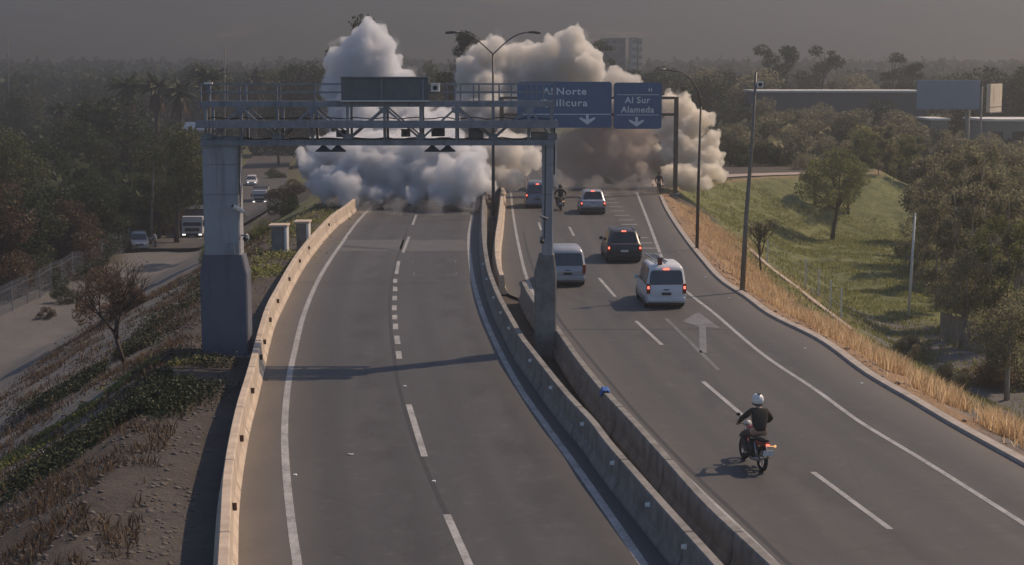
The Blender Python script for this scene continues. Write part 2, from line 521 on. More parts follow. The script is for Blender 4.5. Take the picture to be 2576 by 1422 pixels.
# ---------------------------------------------------------------- hills far behind
hx = np.linspace(-1500, 1500, 150); hy = np.linspace(1080, 2400, 90)
HX, HY = np.meshgrid(hx, hy); x = HX.ravel(); y = HY.ravel()
ridge = smooth(1080, 1800, y + 90*vnoise(x,y,330,1))
z = 2 + ridge * (98 + 14*vnoise(x,y,700,2)) + ridge*(1-ridge)*90*vnoise(x,y,210,3) + 12*vnoise(x,y,60,4)*ridge
z += 34*np.exp(-((x+420)/110.0)**2 - ((y-1230)/110.0)**2)
z = np.minimum(z, 128) * smooth(1080, 1180, y) + (plain(x,y)-3) * (1-smooth(1080,1180,y))
I = np.arange(len(x)).reshape(90, 150)
Fc = np.stack([I[:-1,:-1].ravel(), I[:-1,1:].ravel(), I[1:,1:].ravel(), I[1:,:-1].ravel()], 1)
me = mesh_np("hills", np.stack([x,y,z],1), Fc)
t = NT("hill_scrub")
n1 = t.noise(.006, 6, .65); n2 = t.noise(.03, 5, .7)
c = t.ramp(n1, [(.35,(.035,.035,.028)),(.55,(.07,.055,.04)),(.7,(.40,.26,.17))])
c = t.mix(t.ramp(n2, [(.4,(0,0,0)),(.65,(1,1,1))]), c, (.03,.033,.026))
t.bsdf(c, .95)
tag(link("hills", me, t.m, None, True), kind="structure")

# ---------------------------------------------------------------- road ribbons
def ribbon(name, fl, fr, y0, y1, step, z, mat, nc=1, kind="structure", dust=None, parent=None):
    ys = np.arange(y0, y1 + step*.5, step)
    L = np.asarray(fl(ys)); R = np.asarray(fr(ys))
    V = []; lat = []; du = []
    for yy, a, b in zip(ys, L, R):
        for k in range(nc+1):
            u = k/nc; xx = a + (b-a)*u
            V.append((xx, yy, z)); lat.append(xx-a)
            du.append(dust(xx-a, b-xx) if dust else 0)
    n = nc+1; m = len(ys)
    I = np.arange(n*m).reshape(m, n)
    Fc = np.stack([I[:-1,:-1].ravel(), I[:-1,1:].ravel(), I[1:,1:].ravel(), I[1:,:-1].ravel()], 1)
    o = link(name, mesh_np(name, V, Fc, {"lat": lat, "dust": np.clip(du,0,1)}), mat, parent)
    if kind: tag(o, kind=kind)
    return o
off = lambda c, k: (lambda Y: np.asarray(c(Y)) + k)
ribbon("road", off(BL,-.05), off(ML,-.25), 8, 256, 1.0, 0.0, M['asphalt'], 24,
       dust=lambda a, b: max(0, 1 - a/1.7)*.95 + max(0, 1 - b/1.0)*.3)
def MR(Yv):
    Yv = np.asarray(Yv, float)
    w = smooth(68.5, 72.0, Yv)
    return np.asarray(MR_B(np.minimum(Yv, 70)))*(1-w) + np.asarray(MR_A(np.maximum(Yv, 70)))*w
def right_edge(Yv):
    Yv = np.asarray(Yv, float)
    return np.where(Yv > 128, 11.9 + (Yv-128)*.05, KB(np.minimum(Yv, 128)))
ribbon("road", off(MR, .2), right_edge, 8, 256, 1.0, 0.0, M['asphalt_old'], 28,
       dust=lambda a, b: max(0, 1 - b/1.3)*.7 + max(0, 1 - a/1.2)*.5)
# the ramp that leaves to the right behind the smoke
rp = [(9,128),(12,138),(16,147),(22,153),(27,155.5),(32,157)]
V = []
for i,(a,b) in enumerate(rp):
    p = Vector((a,b)); q = Vector(rp[min(i+1,len(rp)-1)]) - Vector(rp[max(i-1,0)]); q.normalize()
    nrm = Vector((-q.y, q.x))
    V.append((a + nrm.x*0, b + nrm.y*0 + .4, -.03)); V.append((a+nrm.x*3.2, b+nrm.y*3.2+.4, -.03))
Fc = [(2*i, 2*i+2, 2*i+3, 2*i+1) for i in range(len(rp)-1)]
tag(link("road", mesh_np("ramp_road", V, Fc, {"lat":[0]*len(V), "dust":[.6]*len(V)}), simple("pale_ramp_dirt",(.42,.34,.29),(.32,.25,.21),.8,.9)), kind="structure")
def flat_strip(name, pts, w, dz, mat, zfun, attrs=True):
    P = [Vector(p[:2]) for p in pts]
    # resample
    Q = []
    for a, b in zip(P[:-1], P[1:]):
        n = max(1, int((b-a).length/2))
        Q += [a + (b-a)*i/n for i in range(n)]
    Q.append(P[-1]); Q = [(Q[max(i-2,0)]+Q[max(i-1,0)]+Q[i]+Q[min(i+1,len(Q)-1)]+Q[min(i+2,len(Q)-1)])/5 for i in range(len(Q))]
    V = []; K = 5
    for i, p in enumerate(Q):
        t_ = (Q[min(i+1,len(Q)-1)] - Q[max(i-1,0)]).normalized(); nn = Vector((t_.y, -t_.x))
        for k in range(K):
            q = p + nn*w*(k/(K-1)-.5)
            V.append((q.x, q.y, zfun(q.x, q.y) + dz))
    I = np.arange(len(V)).reshape(len(Q), K)
    Fc = np.stack([I[:-1,:-1].ravel(), I[:-1,1:].ravel(), I[1:,1:].ravel(), I[1:,:-1].ravel()], 1)
    return link(name, mesh_np(name, V, Fc, {"lat":[0]*len(V), "dust":[.25]*len(V)}), mat)
tag(flat_strip("service_road", FRONT, 8.4, .10, M['asphalt_old'], lambda a,b: float(height(a,b,False)[0])+.25), kind="structure")

# ---------------------------------------------------------------- markings
markV = []; 
def stripe(fc, y0, y1, w, mat, z=.006, name="road_marking"):
    return ribbon(name, off(fc,-w/2), off(fc,w/2), y0, y1, min(1.0,(y1-y0)/2), z, mat)
stripe(LL, 10, 150, .20, M['paint']); stripe(RL, 10, 150, .20, M['paint']); stripe(EL, 12, 150, .16, M['paint'])
stripe(RE, 12, float(G(1727,733).y), .16, M['paint'])
stripe(Curve([(66.0,7.97),(84.4,7.98)]), 72, 84.4, .16, M['paint'])
stripe(GL, 84.4, 132, .18, M['paint'])
stripe(Curve([(14,7.6),(28,7.9),(36,8.6)]), 14, 15, .1, M['paint_old'])
def marks(name, quads, mat, z=.006):
    V = []; Fc = []
    for q in quads:
        n = len(V)
        V += [(p[0], p[1], z) for p in q]; Fc.append((n, n+1, n+2, n+3))
    o = link(name, mesh_np(name, V, Fc), mat); return tag(o, kind="structure")
def dash(px0, py0, px1, py1, w):
    a, b = G(px0,py0), G(px1,py1); t_ = (b-a).normalized(); s = Vector((t_.y,-t_.x,0))*w/2
    return [a-s, a+s, b+s, b-s]
D1 = [dash(1047,541,1038,566,.15), dash(1029,596,1014,636,.15), dash(1003,657,997,690,.18)]
for yy0, yy1, xx in [(702,712,994),(722,733,994),(745,756,993),(769,781,992),(793,804,993),(815,829,995),(845,866,998),(884,903,1002)]:
    D1.append(dash(xx, yy0, xx+ (3 if yy0>840 else 0), yy1, .20))
D1 += [dash(1028,1018,1068,1149,.18), dash(1124,1295,1188,1440,.18), dash(1262,1600,1370,1840,.18)]
marks("road_marking", D1, M['paint'])
LDpos = [(571,594,1432,1444),(700,747,1507,1548),(808,868,1600,1665),(960,1045,1768,1868),(1188,1332,2045,2240),(1600,1850,2600,2930)]
marks("road_marking", [dash(a,y0,b,y1,.15) for y0,y1,a,b in LDpos] + [dash(1355,560,1362,580,.15)], M['paint'])
marks("road_marking", [dash(1676,802,1808,932,.16)], M['paint_old'])
# gore bars
bars = []
for yv, xm in [(129,7.65),(125.4,7.7),(121.8,7.7),(118.2,7.75),(114.6,7.65),(111,7.7),(107.6,7.75),(104.4,7.75),(96,7.75),(93,7.75),(90.2,7.75),(87.6,7.75),(85.2,7.8)]:
    bars.append([(xm-.5,yv-.16),(xm+.5,yv-.16),(xm+.5,yv+.16),(xm-.5,yv+.16)])
marks("road_marking", bars, M['paint'])
# straight ahead arrow, foreshortened the way drivers read it
a = G(1769,888); b = G(1767,822); tip = G(1757,786); hl = G(1716,808); hr = G(1812,826)
V = [(a.x-.13,a.y,.006),(a.x+.13,a.y,.006),(b.x+.13,b.y,.006),(b.x-.13,b.y,.006),(hl.x,hl.y,.006),(hr.x,hr.y,.006),(tip.x,tip.y,.006)]
me = bpy.data.meshes.new("arrow"); me.from_pydata(V, [], [(0,1,2,3),(4,3,2,5,6)])
tag(link("road_marking", me, paint_mat("arrow_paint",(.17,.17,.18),.5)), kind="structure")
# pale concrete strip and loop marks across the left road
q0, q1 = G(850,632).y, G(850,604).y
ribbon("road_patch", off(BL,.6), off(RL,-.1), q0, q1, .5, .003, simple("pale_asphalt_patch",(.095,.095,.10),(.07,.07,.075),.9,.85), 6)
marks("road_patch", [[G(860,622),G(1010,632),G(1010,628),G(870,617)]], M['asphalt'], .004)
seal = simple("sealed_repair",(.022,.022,.025),(.03,.03,.032),2,.7)
ribbon("road_patch", off(LL,3.5), off(LL,3.62), 30, 112, 1.0, .003, seal, 1)
ribbon("road_patch", off(LD,-3.1), off(LD,-2.98), 26, 100, 1.0, .003, seal, 1)
#ribbon("road_patch", off(LL,.4), off(LL,3.3), 60.5, 66.5, .8, .0025, simple("old_repair",(.040,.039,.041),(.033,.032,.035),1.4,.8), 6)
#ribbon("road_patch", off(LD,.5), off(LD,3.0), 44.0, 49.5, .8, .0025, simple("old_repair_two",(.042,.040,.041),(.055,.052,.051),1.4,.8), 6)
#ribbon("road_patch", off(LL,.3), off(RL,-.2), 47.6, 47.72, .06, .0035, seal, 4)
ribbon("road_patch", off(LL,-.9), off(RL,.6), 75.1, 75.25, .06, .0035, seal, 4)
ribbon("road_patch", off(EL,.2), off(LD,3.4), 61.3, 61.45, .06, .0035, seal, 4)
lp = []
for cx_, cy_, sx, sy in [(1040,655,1,1),(1147,655,-1,1),(1040,692,1,-1),(1147,692,-1,-1)]:
    p = G(cx_,cy_)
    lp.append([(p.x-.03,p.y),(p.x+.03,p.y),(p.x+.03,p.y-sy*1.1),(p.x-.03,p.y-sy*1.1)])
    lp.append([(p.x,p.y-.05),(p.x+sx*.5,p.y-.05),(p.x+sx*.5,p.y+.05),(p.x,p.y+.05)])
marks("road_marking", lp, M['paint_old'])

# kerb on the right
def sweep(name, fx, y0, y1, prof, mat, parent=None, zf=None, step=1.0, joint=None, smooth_shade=False):
    """sweep a closed profile [(offset, z)] along x=fx(Y)"""
    ys = list(np.arange(y0, y1, step)) + [y1]
    sc = {}
    if joint:
        k = y0 + joint*.5
        while k < y1:
            for dy, s_ in ((-.06,1),(-.025,.72),(.025,.72),(.06,1)):
                ys.append(k+dy); sc[round(k+dy,4)] = s_
            k += joint
    ys = sorted(set(round(float(v),4) for v in ys))
    rings = []
    for yy in ys:
        xx = float(fx(yy)); dx = float(fx(yy+.2)) - float(fx(yy-.2))
        t_ = Vector((dx, .4)).normalized(); nn = Vector((t_.y, -t_.x))
        s_ = sc.get(yy, 1.0); zb = zf(xx, yy) if zf else 0
        rings.append([(xx + nn.x*o*s_, yy + nn.y*o*s_, zb + (z_ if z_ < .2 else z_*(1-(1-s_)*.12))) for o, z_ in prof])
    mb = MB(); mb.loft(rings)
    return mb.build(name, mat, parent, smooth_shade)
kb = sweep("kerb", off(KB,.12), 12, 128, [(-.17,-.1),(-.13,.10),(.13,.12),(.2,-.12)], simple("pale_kerb_concrete",(.44,.38,.33),(.30,.26,.225),2.2,.9,bump=.4,bdist=.03))
tag(kb, kind="structure")

# ---------------------------------------------------------------- concrete barriers
JP = [(-.25,-.05),(-.25,.07),(-.15,.27),(-.115,.80),(-.09,.84),(.09,.84),(.115,.80),(.15,.27),(.25,.07),(.25,-.05)]
def reflectors(curve, side, ys, mat, par, name="reflector", h=.62, wz=(.16,.10)):
    for yy in ys:
        xx = float(curve(yy)) + side*.135
        mb = MB().box(-.025,.025,-wz[0]/2,wz[0]/2,-wz[1]/2,wz[1]/2)
        # a small housing that faces oncoming traffic
        mb.box(-.05*(side<0)-0.0, .05*(side>0)+.0, -.012, .012, -wz[1]*.8, wz[1]*.8)
        o = mb.build(name, mat, par); o.location = (xx, yy, h)
b1 = empty("concrete_barrier", (0,0,0), label="long pale concrete road barrier with dark reflectors along the left road shoulder", cat="barrier")
bb = sweep("barrier_wall", off(BL,-.3), 10, 116, JP, M['concrete'], b1, joint=6.0)
b1r = [33.7,40.2,46.4,52,55,60,65,72,79,85,98]
for yy in b1r + [27.5]:
    s_ = float(BL(yy)); 
    mb = MB().box(-.02,.03,-.03,.03,-.07,.07).box(-.02,.11,-.015,.015,-.085,.085)
    o = mb.build("reflector", M['reflector'], b1); o.location = (s_-.3+.12, yy, .60)
# a small upright plate at the far end of the barrier
pl = MB().box(-.26,.26,-.03,.03,.0,1.05).build("end_plate", M['concrete_grey'], b1); pl.location = (float(BL(116))-.3,116.05,0)
b2 = empty("concrete_barrier", (0,0,0), label="grey concrete median barrier with white reflectors beside the left road", cat="barrier", group="median barriers")
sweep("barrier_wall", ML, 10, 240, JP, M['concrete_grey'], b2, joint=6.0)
for (px,py) in [(1216,655),(1217,692),(1232,738),(1257,775),(1271,813),(1320,893),(1372,960),(1444,1050),(1523,1146),(1615,1249),(1700,1353)]:
    s_ = (py-180)/9.38; yy = FPX/s_*.997 - 1.2
    mb = MB().box(-.03,.02,-.03,.03,-.05,.05).box(-.09,.0,-.01,.01,-.045,.045)
    o = mb.build("reflector", M['stud'], b2); o.location = (float(ML(yy))-.14, yy, .62)
b3 = empty("concrete_barrier", (0,0,0), label="concrete median barrier running beside the right road from the gantry pillar forward", cat="barrier", group="median barriers")
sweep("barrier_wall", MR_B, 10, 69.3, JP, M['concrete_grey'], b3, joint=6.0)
b4 = empty("concrete_barrier", (0,0,0), label="far median barrier section with a sunlit face ending beside the double arm lamp post", cat="barrier", group="median barriers")
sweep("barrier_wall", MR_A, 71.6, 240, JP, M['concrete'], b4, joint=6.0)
# ---------------------------------------------------------------- toll gantry over the left road
GY = 56.0                                   # its front plane
def gx_(px): return at(px, 600, GY).x
def gz_(py): return at(1288, py, GY).z
gan = empty("toll_gantry", (0,0,0), label="grey steel truss gantry on two concrete pillars spanning the left road", cat="gantry")
# pillars: flared near the foot, joints between the lifts
def pillar(x0t, x1t, x0b, x1b, ztop, mat_u, mat_l, zs, dep=.80):
    zf0, zf1 = gz_(640), gz_(690)
    def ring(x0, x1, z, d):
        c = .05
        return [(x0+c, GY, z),(x1-c, GY, z),(x1, GY+c, z),(x1, GY+d-c, z),(x1-c, GY+d, z),(x0+c, GY+d, z),(x0, GY+d-c, z),(x0, GY+c, z)]
    p = empty("pillar", (0,0,0)); p.parent = gan
    lo = MB().loft([ring(x0b,x1b,zs,dep+.15), ring(x0b,x1b,zf1,dep+.15), ring(x0t+(x0b-x0t)*.35, x1t+(x1b-x1t)*.35, zf0-.03, dep)])
    lo.build("lower_shaft", mat_l, p)
    up = MB(); z0 = zf0 - .03
    for z1 in (gz_(490), gz_(415), ztop):
        up.loft([ring(x0t,x1t,z0+.006,dep), ring(x0t,x1t,z1-.006,dep)]); z0 = z1
    up.build("upper_shaft", mat_u, p)
    return p
zb = gz_(352)
p1 = pillar(gx_(513), gx_(604), gx_(500), gx_(619), zb, M['pillar_upper'], M['pillar_lower'], -.35)
MB().box(gx_(494), gx_(628), GY-.35, GY+1.35, -.7, -.06).build("footing", M['concrete_grey'], p1)
p2 = pillar(gx_(1364), gx_(1392), gx_(1345), gx_(1401), zb, M['pillar_upper'], M['concrete_grey'], -.2)
MB().box(gx_(1338), gx_(1412), GY-.2, GY+1.1, -.3, .02).build("footing", M['concrete_grey'], p2)
MB().box(gx_(1336), gx_(1400), GY-.03, GY+.95, gz_(352)+.004, gz_(335)).build("bearing_block", M['concrete_grey'], gan)
MB().box(gx_(512), gx_(612), GY-.03, GY+.95, gz_(352)+.004, gz_(346)).build("bearing_block", M['steel'], gan)
xa, xb = gx_(512), gx_(1396)
Yf, Yb = GY - .05, GY + 1.35
zt0, zt1 = gz_(269), gz_(255)              # top chord
zm0, zm1 = gz_(320), gz_(306)              # walkway beam
zc0, zc1 = gz_(366), gz_(352)              # bottom chord
for Yc in (Yf, Yb):
    sgn = -1 if Yc == Yf else 1
    MB().box(xa, xb, Yc-.07, Yc+.07, zt0, zt1).build("top_chord", M['steel'], gan)
    MB().box(xa, xb, Yc-.07, Yc+.07, zc0, zc1).build("bottom_chord", M['steel'], gan)
MB().box(xa-.08, xb+.08, Yf-.42, Yf-.09, zm0, zm1).box(xa-.08, xb+.08, Yf-.46, Yf-.42, zm0-.02, zm1+.05).build("walkway", M['steel'], gan)
MB().box(xa+.1, xb-.1, Yf+.09, Yb-.09, zm0+.03, zm0+.07).build("deck", M['steel_dark'], gan)
# verticals and diagonals
vx = [526,614,704,791,879,971,1061,1150,1241,1330,1388]
for i, px in enumerate(vx):
    for Yc in (Yf, Yb):
        w = .05 if Yc == Yf else .045
        MB().box(gx_(px)-w, gx_(px)+w, Yc-w, Yc+w, zc1+.002, zt0-.002).build("vertical_strut", M['steel'], gan)
    MB().bar((gx_(px), Yf+.08, zc1-.1), (gx_(px), Yb-.08, zc1-.1), .07).build("cross_tie", M['steel'], gan)
    MB().bar((gx_(px), Yf+.08, zt1-.1), (gx_(px), Yb-.08, zt1-.1), .07).build("cross_tie", M['steel'], gan)
tops = [614,791,971,1150,1330]; bots = [526,704,879,1061,1241,1388]
for Yc in (Yf, Yb):
    for i, tp in enumerate(tops):
        for bp_ in (bots[i], bots[i+1]):
            MB().bar((gx_(tp), Yc, zt0-.03), (gx_(bp_), Yc, zc1+.03), .07 if Yc == Yf else .06).build("diagonal_brace", M['steel'], gan)
# gussets, cables and junction boxes
for px in tops + bots:
    tp_ = px in tops; zc_ = (zt0-.02) if tp_ else (zc1+.02)
    MB().loft([[(gx_(px)-.20,Yf-.075,zc_),(gx_(px)+.20,Yf-.075,zc_),(gx_(px)+.10,Yf-.075,zc_+(-.20 if tp_ else .20)),(gx_(px)-.10,Yf-.075,zc_+(-.20 if tp_ else .20))],
               [(gx_(px)-.20,Yf-.055,zc_),(gx_(px)+.20,Yf-.055,zc_),(gx_(px)+.10,Yf-.055,zc_+(-.20 if tp_ else .20)),(gx_(px)-.10,Yf-.055,zc_+(-.20 if tp_ else .20))]]).build("gusset_plate", M['steel'], gan)
rg = random.Random(8)
for zz in (zm1+.12, zc1+.05):
    pts = [(xa+.2+i*(xb-xa-.4)/44, Yf+.12, zz+.03*math.sin(i*1.7)-.02*(i%4==0)) for i in range(45)]
    MB().tube(pts, .022, 6).build("cable", M['black_plastic'], gan)
MB().tube([(gx_(608),GY-.03,gz_(352)),(gx_(606),GY-.04,gz_(430)),(gx_(607),GY-.04,gz_(520))], .02, 6).build("cable", M['black_plastic'], gan)
MB().tube([(gx_(1372),GY-.04,gz_(352)),(gx_(1371),GY-.04,gz_(470)),(gx_(1370),GY-.04,gz_(600))], .02, 6).build("cable", M['black_plastic'], gan)
MB().box(gx_(575),gx_(592),GY-.12,GY-.003,gz_(640),gz_(612)).build("junction_box", M['steel'], gan)
# guard rails
zr = gz_(212)
for Yc in (Yf, Yb):
    for zz in (zr, gz_(233)):
        MB().bar((xa, Yc, zz), (gx_(866) if Yc == Yf else xb, Yc, zz), .045).build("guard_rail", M['steel'], gan)
        if Yc == Yf: MB().bar((gx_(1084), Yc, zz), (xb, Yc, zz), .045).build("guard_rail", M['steel'], gan)
for i, px in enumerate([515,536,580,612,628,704,800,1098,1146,1160,1206,1240,1256,1324,1336,1366,1394]):
    MB().box(gx_(px)-.028, gx_(px)+.028, Yf-.03, Yf+.03, zt1, zr).build("rail_post", M['steel'], gan)
for i, px in enumerate([520,609,698,786,870,1074,1122,1190,1286,1350]):
    MB().box(gx_(px)-.022, gx_(px)+.022, Yb-.03, Yb+.03, zt1, zr).build("rail_post", M['steel'], gan)
# dark cable duct on the right hand pillar; the white strip paints a sunlit edge
MB().box(gx_(1390), gx_(1396), GY+.15, GY+.4, gz_(440), gz_(320)).build("duct_and_lit_edge", M['steel_dark'], gan)
MB().box(gx_(1397), gx_(1399), GY+.05, GY+.12, gz_(470), gz_(300)).build("duct_and_lit_edge", M['white_plastic'], gan)
# equipment carried by the gantry
vms = empty("display_board", (0,0,0), label="large dark rectangular panel mounted on the gantry railing above the left road", cat="display board")
x0, x1 = gx_(866), gx_(1083)
mb = MB().box(x0, x1, Yf-.34, Yf-.1, gz_(253), gz_(196))
mb.build("casing", M['sign_back'], vms, bevel=.02)
MB().box(x0-.02, x1+.02, Yf-.40, Yf-.30, gz_(196), gz_(193)).build("top_ledge", M['steel'], vms)
MB().box(x0, x1, Yf-.40, Yf-.345, gz_(255), gz_(252.5)).build("lower_ledge", M['white_plastic'], vms)
for px in (966, 1068): MB().box(gx_(px)-.03, gx_(px)+.03, Yf-.37, Yf-.345, gz_(251), gz_(199)).build("casing_rib", M['steel'], vms)
def antenna(px, n):
    e = empty("toll_antenna", (gx_(px), Yf+.1, gz_(366)), label=n, cat="antenna", group="toll antennas under the gantry beam")
    MB().loft([[(-.06,-.08,-.0),(.06,-.08,0),(.06,.08,0),(-.06,.08,0)],[(-.13,-.12,-.08),(.13,-.12,-.08),(.13,.12,-.08),(-.13,.12,-.08)],[(-.27,-.16,-.19),(.27,-.16,-.19),(.27,.16,-.19),(-.27,.16,-.19)],[(-.27,-.16,-.225),(.27,-.16,-.225),(.27,.16,-.225),(-.27,.16,-.225)]]).build("housing", M['black_plastic'], e)
    MB().box(-.03,.03,-.03,.03,-.01,.10).build("bracket", M['steel_dark'], e)
antenna(817, "leftmost dark hooded antenna hanging under the gantry beam")
antenna(853, "second dark hooded antenna from the left under the gantry beam")
antenna(1089, "third dark hooded antenna from the left under the gantry beam")
antenna(1127, "rightmost dark hooded antenna hanging under the gantry beam")
def cbox(name, px, py, w, h, dep, mat, label, cat, yoff=-.2, lens=False):
    e = empty(name, (gx_(px), Yf+yoff, gz_(py)), label=label, cat=cat)
    MB().box(-w/2,w/2,-dep/2,dep/2,-h/2,h/2).build("housing", mat, e, bevel=.01)
    MB().box(-w/2-.02,w/2+.02,-dep/2-.05,dep/2,h/2+.002,h/2+.02).build("hood", mat, e)
    if lens: MB().tube([(0,-dep/2-.03,0),(0,-dep/2+.01,0)], min(w,h)*.3, 10).build("lens", M['black_plastic'], e)
    return e
cbox("camera_box", 1098, 221, .30, .28, .3, M['white_plastic'], "small white box camera on the gantry railing right of the dark panel", "camera", -.1, True)
cbox("equipment_box", 1103, 333, .46, .30, .4, M['steel_dark'], "dark equipment box with pale tray inside the gantry truss", "equipment box", .3)
cbox("equipment_box", 1198, 334, .52, .42, .4, M['sign_back'], "wide greenish grey equipment box between truss struts over the median side", "equipment box", .3)
cbox("flash_unit", 861, 338, .34, .22, .4, M['sign_back'], "grey flash unit above the two left antennas", "flash unit", .3, True)
cbox("flash_unit", 1022, 336, .30, .24, .4, M['sign_back'], "grey flash unit near the middle of the truss", "flash unit", .3, True)
cbox("flash_unit", 842, 326, .14, .18, .3, M['white_plastic'], "small pale flash unit beside the left diagonal brace", "flash unit", .1, True)
#
# round siren cage at the left end of the railing
e = empty("beacon_cage", (gx_(536), Yf-.08, gz_(212)), label="small pale wire cage lamp at the left end of the gantry railing", cat="lamp")
MB().tube([(0,0,0),(0,0,-.3)], .10, 8).build("cage", M['steel'], e); MB().box(-.14,.14,-.1,.1,0.003,.06).build("cap", M['white_plastic'], e)
# camera and dome on the left pillar
e = empty("surveillance_camera", (gx_(606), GY-.12, gz_(528)), label="white tubular surveillance camera fixed to the left gantry pillar", cat="camera")
MB().tube([(-.20,-.22,.16),(.12,.05,-.06)], [.075,.075], 10).build("housing", M['white_plastic'], e)
MB().bar((.02,.0,-.02),(.02,.16,-.05),.05).build("bracket", M['white_plastic'], e)
MB().tube([(-.22,-.235,.173),(-.20,-.221,.161)], .06, 10).build("lens", M['black_plastic'], e)
e = empty("dome_camera", (gx_(614), GY+.1, gz_(598)), label="dark dome camera with a white shroud on the left gantry pillar", cat="camera")
MB().sphere((.05,-.1,-.04), .10, 12, 8).build("dome", M['black_plastic'], e, True)
MB().tube([(.10,-.08,-.12),(.15,-.08,-.03),(.14,-.08,.07),(.07,-.08,.12)], .03, 8).build("shroud", M['white_plastic'], e)
MB().bar((-.12,.0,.07),(.06,-.08,.08),.05).build("bracket", M['steel'], e)
e = empty("dome_camera", (gx_(1362), GY-.12, gz_(603)), label="small dark dome camera on the right gantry pillar", cat="camera")
MB().sphere((.02,-.06,-.05), .085, 12, 8).build("dome", M['black_plastic'], e, True)
MB().box(-.06,.06,-.1,.12,.03,.12).build("bracket", M['steel'], e)
e = empty("surveillance_camera", (gx_(1368), GY-.12, gz_(548)), label="small grey surveillance camera high on the right gantry pillar", cat="camera")
MB().tube([(-.14,-.12,.08),(.14,-.02,-.03)], .045, 8).build("housing", M['steel'], e); MB().box(-.03,.03,0,.12,-.05,.02).build("bracket", M['steel_dark'], e)

# ---------------------------------------------------------------- direction sign gantry behind the toll gantry
SY = 130.5
def sx_(px): return at(px, 300, SY).x
def sz_(py): return at(1288, py, SY).z
sg = empty("sign_gantry", (0,0,0), label="brown steel portal carrying the two blue direction signs in the smoke", cat="sign gantry")
px_r = sx_(1703)
MB().box(px_r-.17, px_r+.17, SY+.5, SY+.84, -.1, sz_(244)).build("post", M['steel_brown'], sg)
MB().box(px_r-.4, px_r+.4, SY+.3, SY+1.05, -.2, .04).build("base_plate", M['concrete_grey'], sg)
px_l = sx_(1262)
MB().box(px_l-.17, px_l+.17, SY+.5, SY+.84, -.1, sz_(244)).build("post", M['steel_brown'], sg)
for py in (247, 289):
    MB().box(px_l+.175, px_r-.175, SY+.56, SY+.78, sz_(py)-.11, sz_(py)+.11).build("beam", M['steel_brown'], sg)
for px in (1340,1420,1500,1570,1640):
    MB().box(sx_(px)-.06, sx_(px)+.06, SY+.40, SY+.555, sz_(300), sz_(228)).build("hanger", M['steel_brown'], sg)
def text_mesh(s, size, x, z, Yp, mat, parent, name="lettering", sxs=1.0, space=1.0):
    """each word is a mesh of its own, the line centred on x"""
    W = [word_mesh(w, size, z, Yp, mat, parent, name, sxs, space) for w in s.split()]
    ws = []
    for o in W:
        xs = [v.co.x for v in o.data.vertices]; ws.append((min(xs)*sxs, max(xs)*sxs))
    gap = size*.42; tot = sum(b-a for a, b in ws) + gap*(len(ws)-1); cur = x - tot/2
    for o, (a, b) in zip(W, ws):
        o.location.x = cur - a; cur += b - a + gap
def word_mesh(s, size, z, Yp, mat, parent, name, sxs, space):
    c = bpy.data.curves.new(name, 'FONT'); c.body = s; c.size = size; c.align_x = 'CENTER'; c.align_y = 'CENTER'
    c.extrude = .008; c.space_character = space; c.resolution_u = 3; c.offset = size*.018
    o = bpy.data.objects.new(name, c); COL.objects.link(o)
    me = bpy.data.meshes.new_from_object(o.evaluated_get(bpy.context.evaluated_depsgraph_get()))
    bpy.data.objects.remove(o, do_unlink=True)
    o = link(name, me, mat, parent); o.location = (0, Yp, z); o.rotation_euler = (rad(90),0,0); o.scale = (sxs,1,1)
    return o
def rounded(x0, x1, z0, z1, y0, y1, r):
    pts = []
    for cx_, cz_, a0 in ((x1-r,z1-r,0),(x0+r,z1-r,90),(x0+r,z0+r,180),(x1-r,z0+r,270)):
        for k in range(5):
            a = rad(a0 + 22.5*k); pts.append((cx_+r*math.cos(a), cz_+r*math.sin(a)))
    return MB().loft([[(p[0], y0, p[1]) for p in pts], [(p[0], y1, p[1]) for p in pts]])
def blue_sign(px0, px1, py0, py1, label):
    e = empty("direction_sign", (0,0,0), label=label, cat="road sign", group="blue direction signs")
    x0, x1, z0, z1 = sx_(px0), sx_(px1), sz_(py1), sz_(py0)
    rounded(x0, x1, z0, z1, SY+.30, SY+.38, .25).build("panel", M['sign_blue'], e)
    return e, x0, x1, z0, z1
def down_arrow(px, py, e, k=1.0):
    x, z = sx_(px), sz_(py); y0 = SY+.275
    P = [(-.11,.42),(.11,.42),(.11,-.02),(.58,.20),(.66,.05),(.0,-.42),(-.66,.05),(-.58,.20),(-.11,-.02)]
    P = [(x+a*k, z+b*k) for a, b in P]
    MB().loft([[(a,y0,b) for a,b in P][::-1], [(a,y0+.02,b) for a,b in P][::-1]]).build("arrow", M['sign_white'], e)
e, x0, x1, z0, z1 = blue_sign(1301, 1539, 206, 322, "wider blue direction sign reading Al Norte Quilicura with a down arrow")
text_mesh("Al Norte", .80, sx_(1420), sz_(231), SY+.285, M['sign_white'], e, space=1.12, sxs=1.12)
text_mesh("Quilicura", .80, sx_(1418), sz_(260), SY+.285, M['sign_white'], e, space=1.12, sxs=1.16)
MB().box(x0+.4, x1-.1, SY+.27, SY+.295, sz_(289), sz_(287)).build("divider_line", M['sign_white'], e)
down_arrow(1478, 301, e)
e, x0, x1, z0, z1 = blue_sign(1544, 1665, 208, 325, "narrower blue direction sign reading Al Sur Alameda with a down arrow")
text_mesh("Al Sur", .72, sx_(1604), sz_(253), SY+.285, M['sign_white'], e, space=1.1, sxs=1.05)
text_mesh("Alameda", .72, sx_(1604), sz_(277), SY+.285, M['sign_white'], e, space=1.08)
MB().box(x0+.25, x1-.25, SY+.27, SY+.295, sz_(239.5), sz_(238)).build("divider_line", M['sign_white'], e)
MB().box(x0+.25, x1-.25, SY+.27, SY+.295, sz_(290.5), sz_(289)).build("divider_line", M['sign_white'], e)
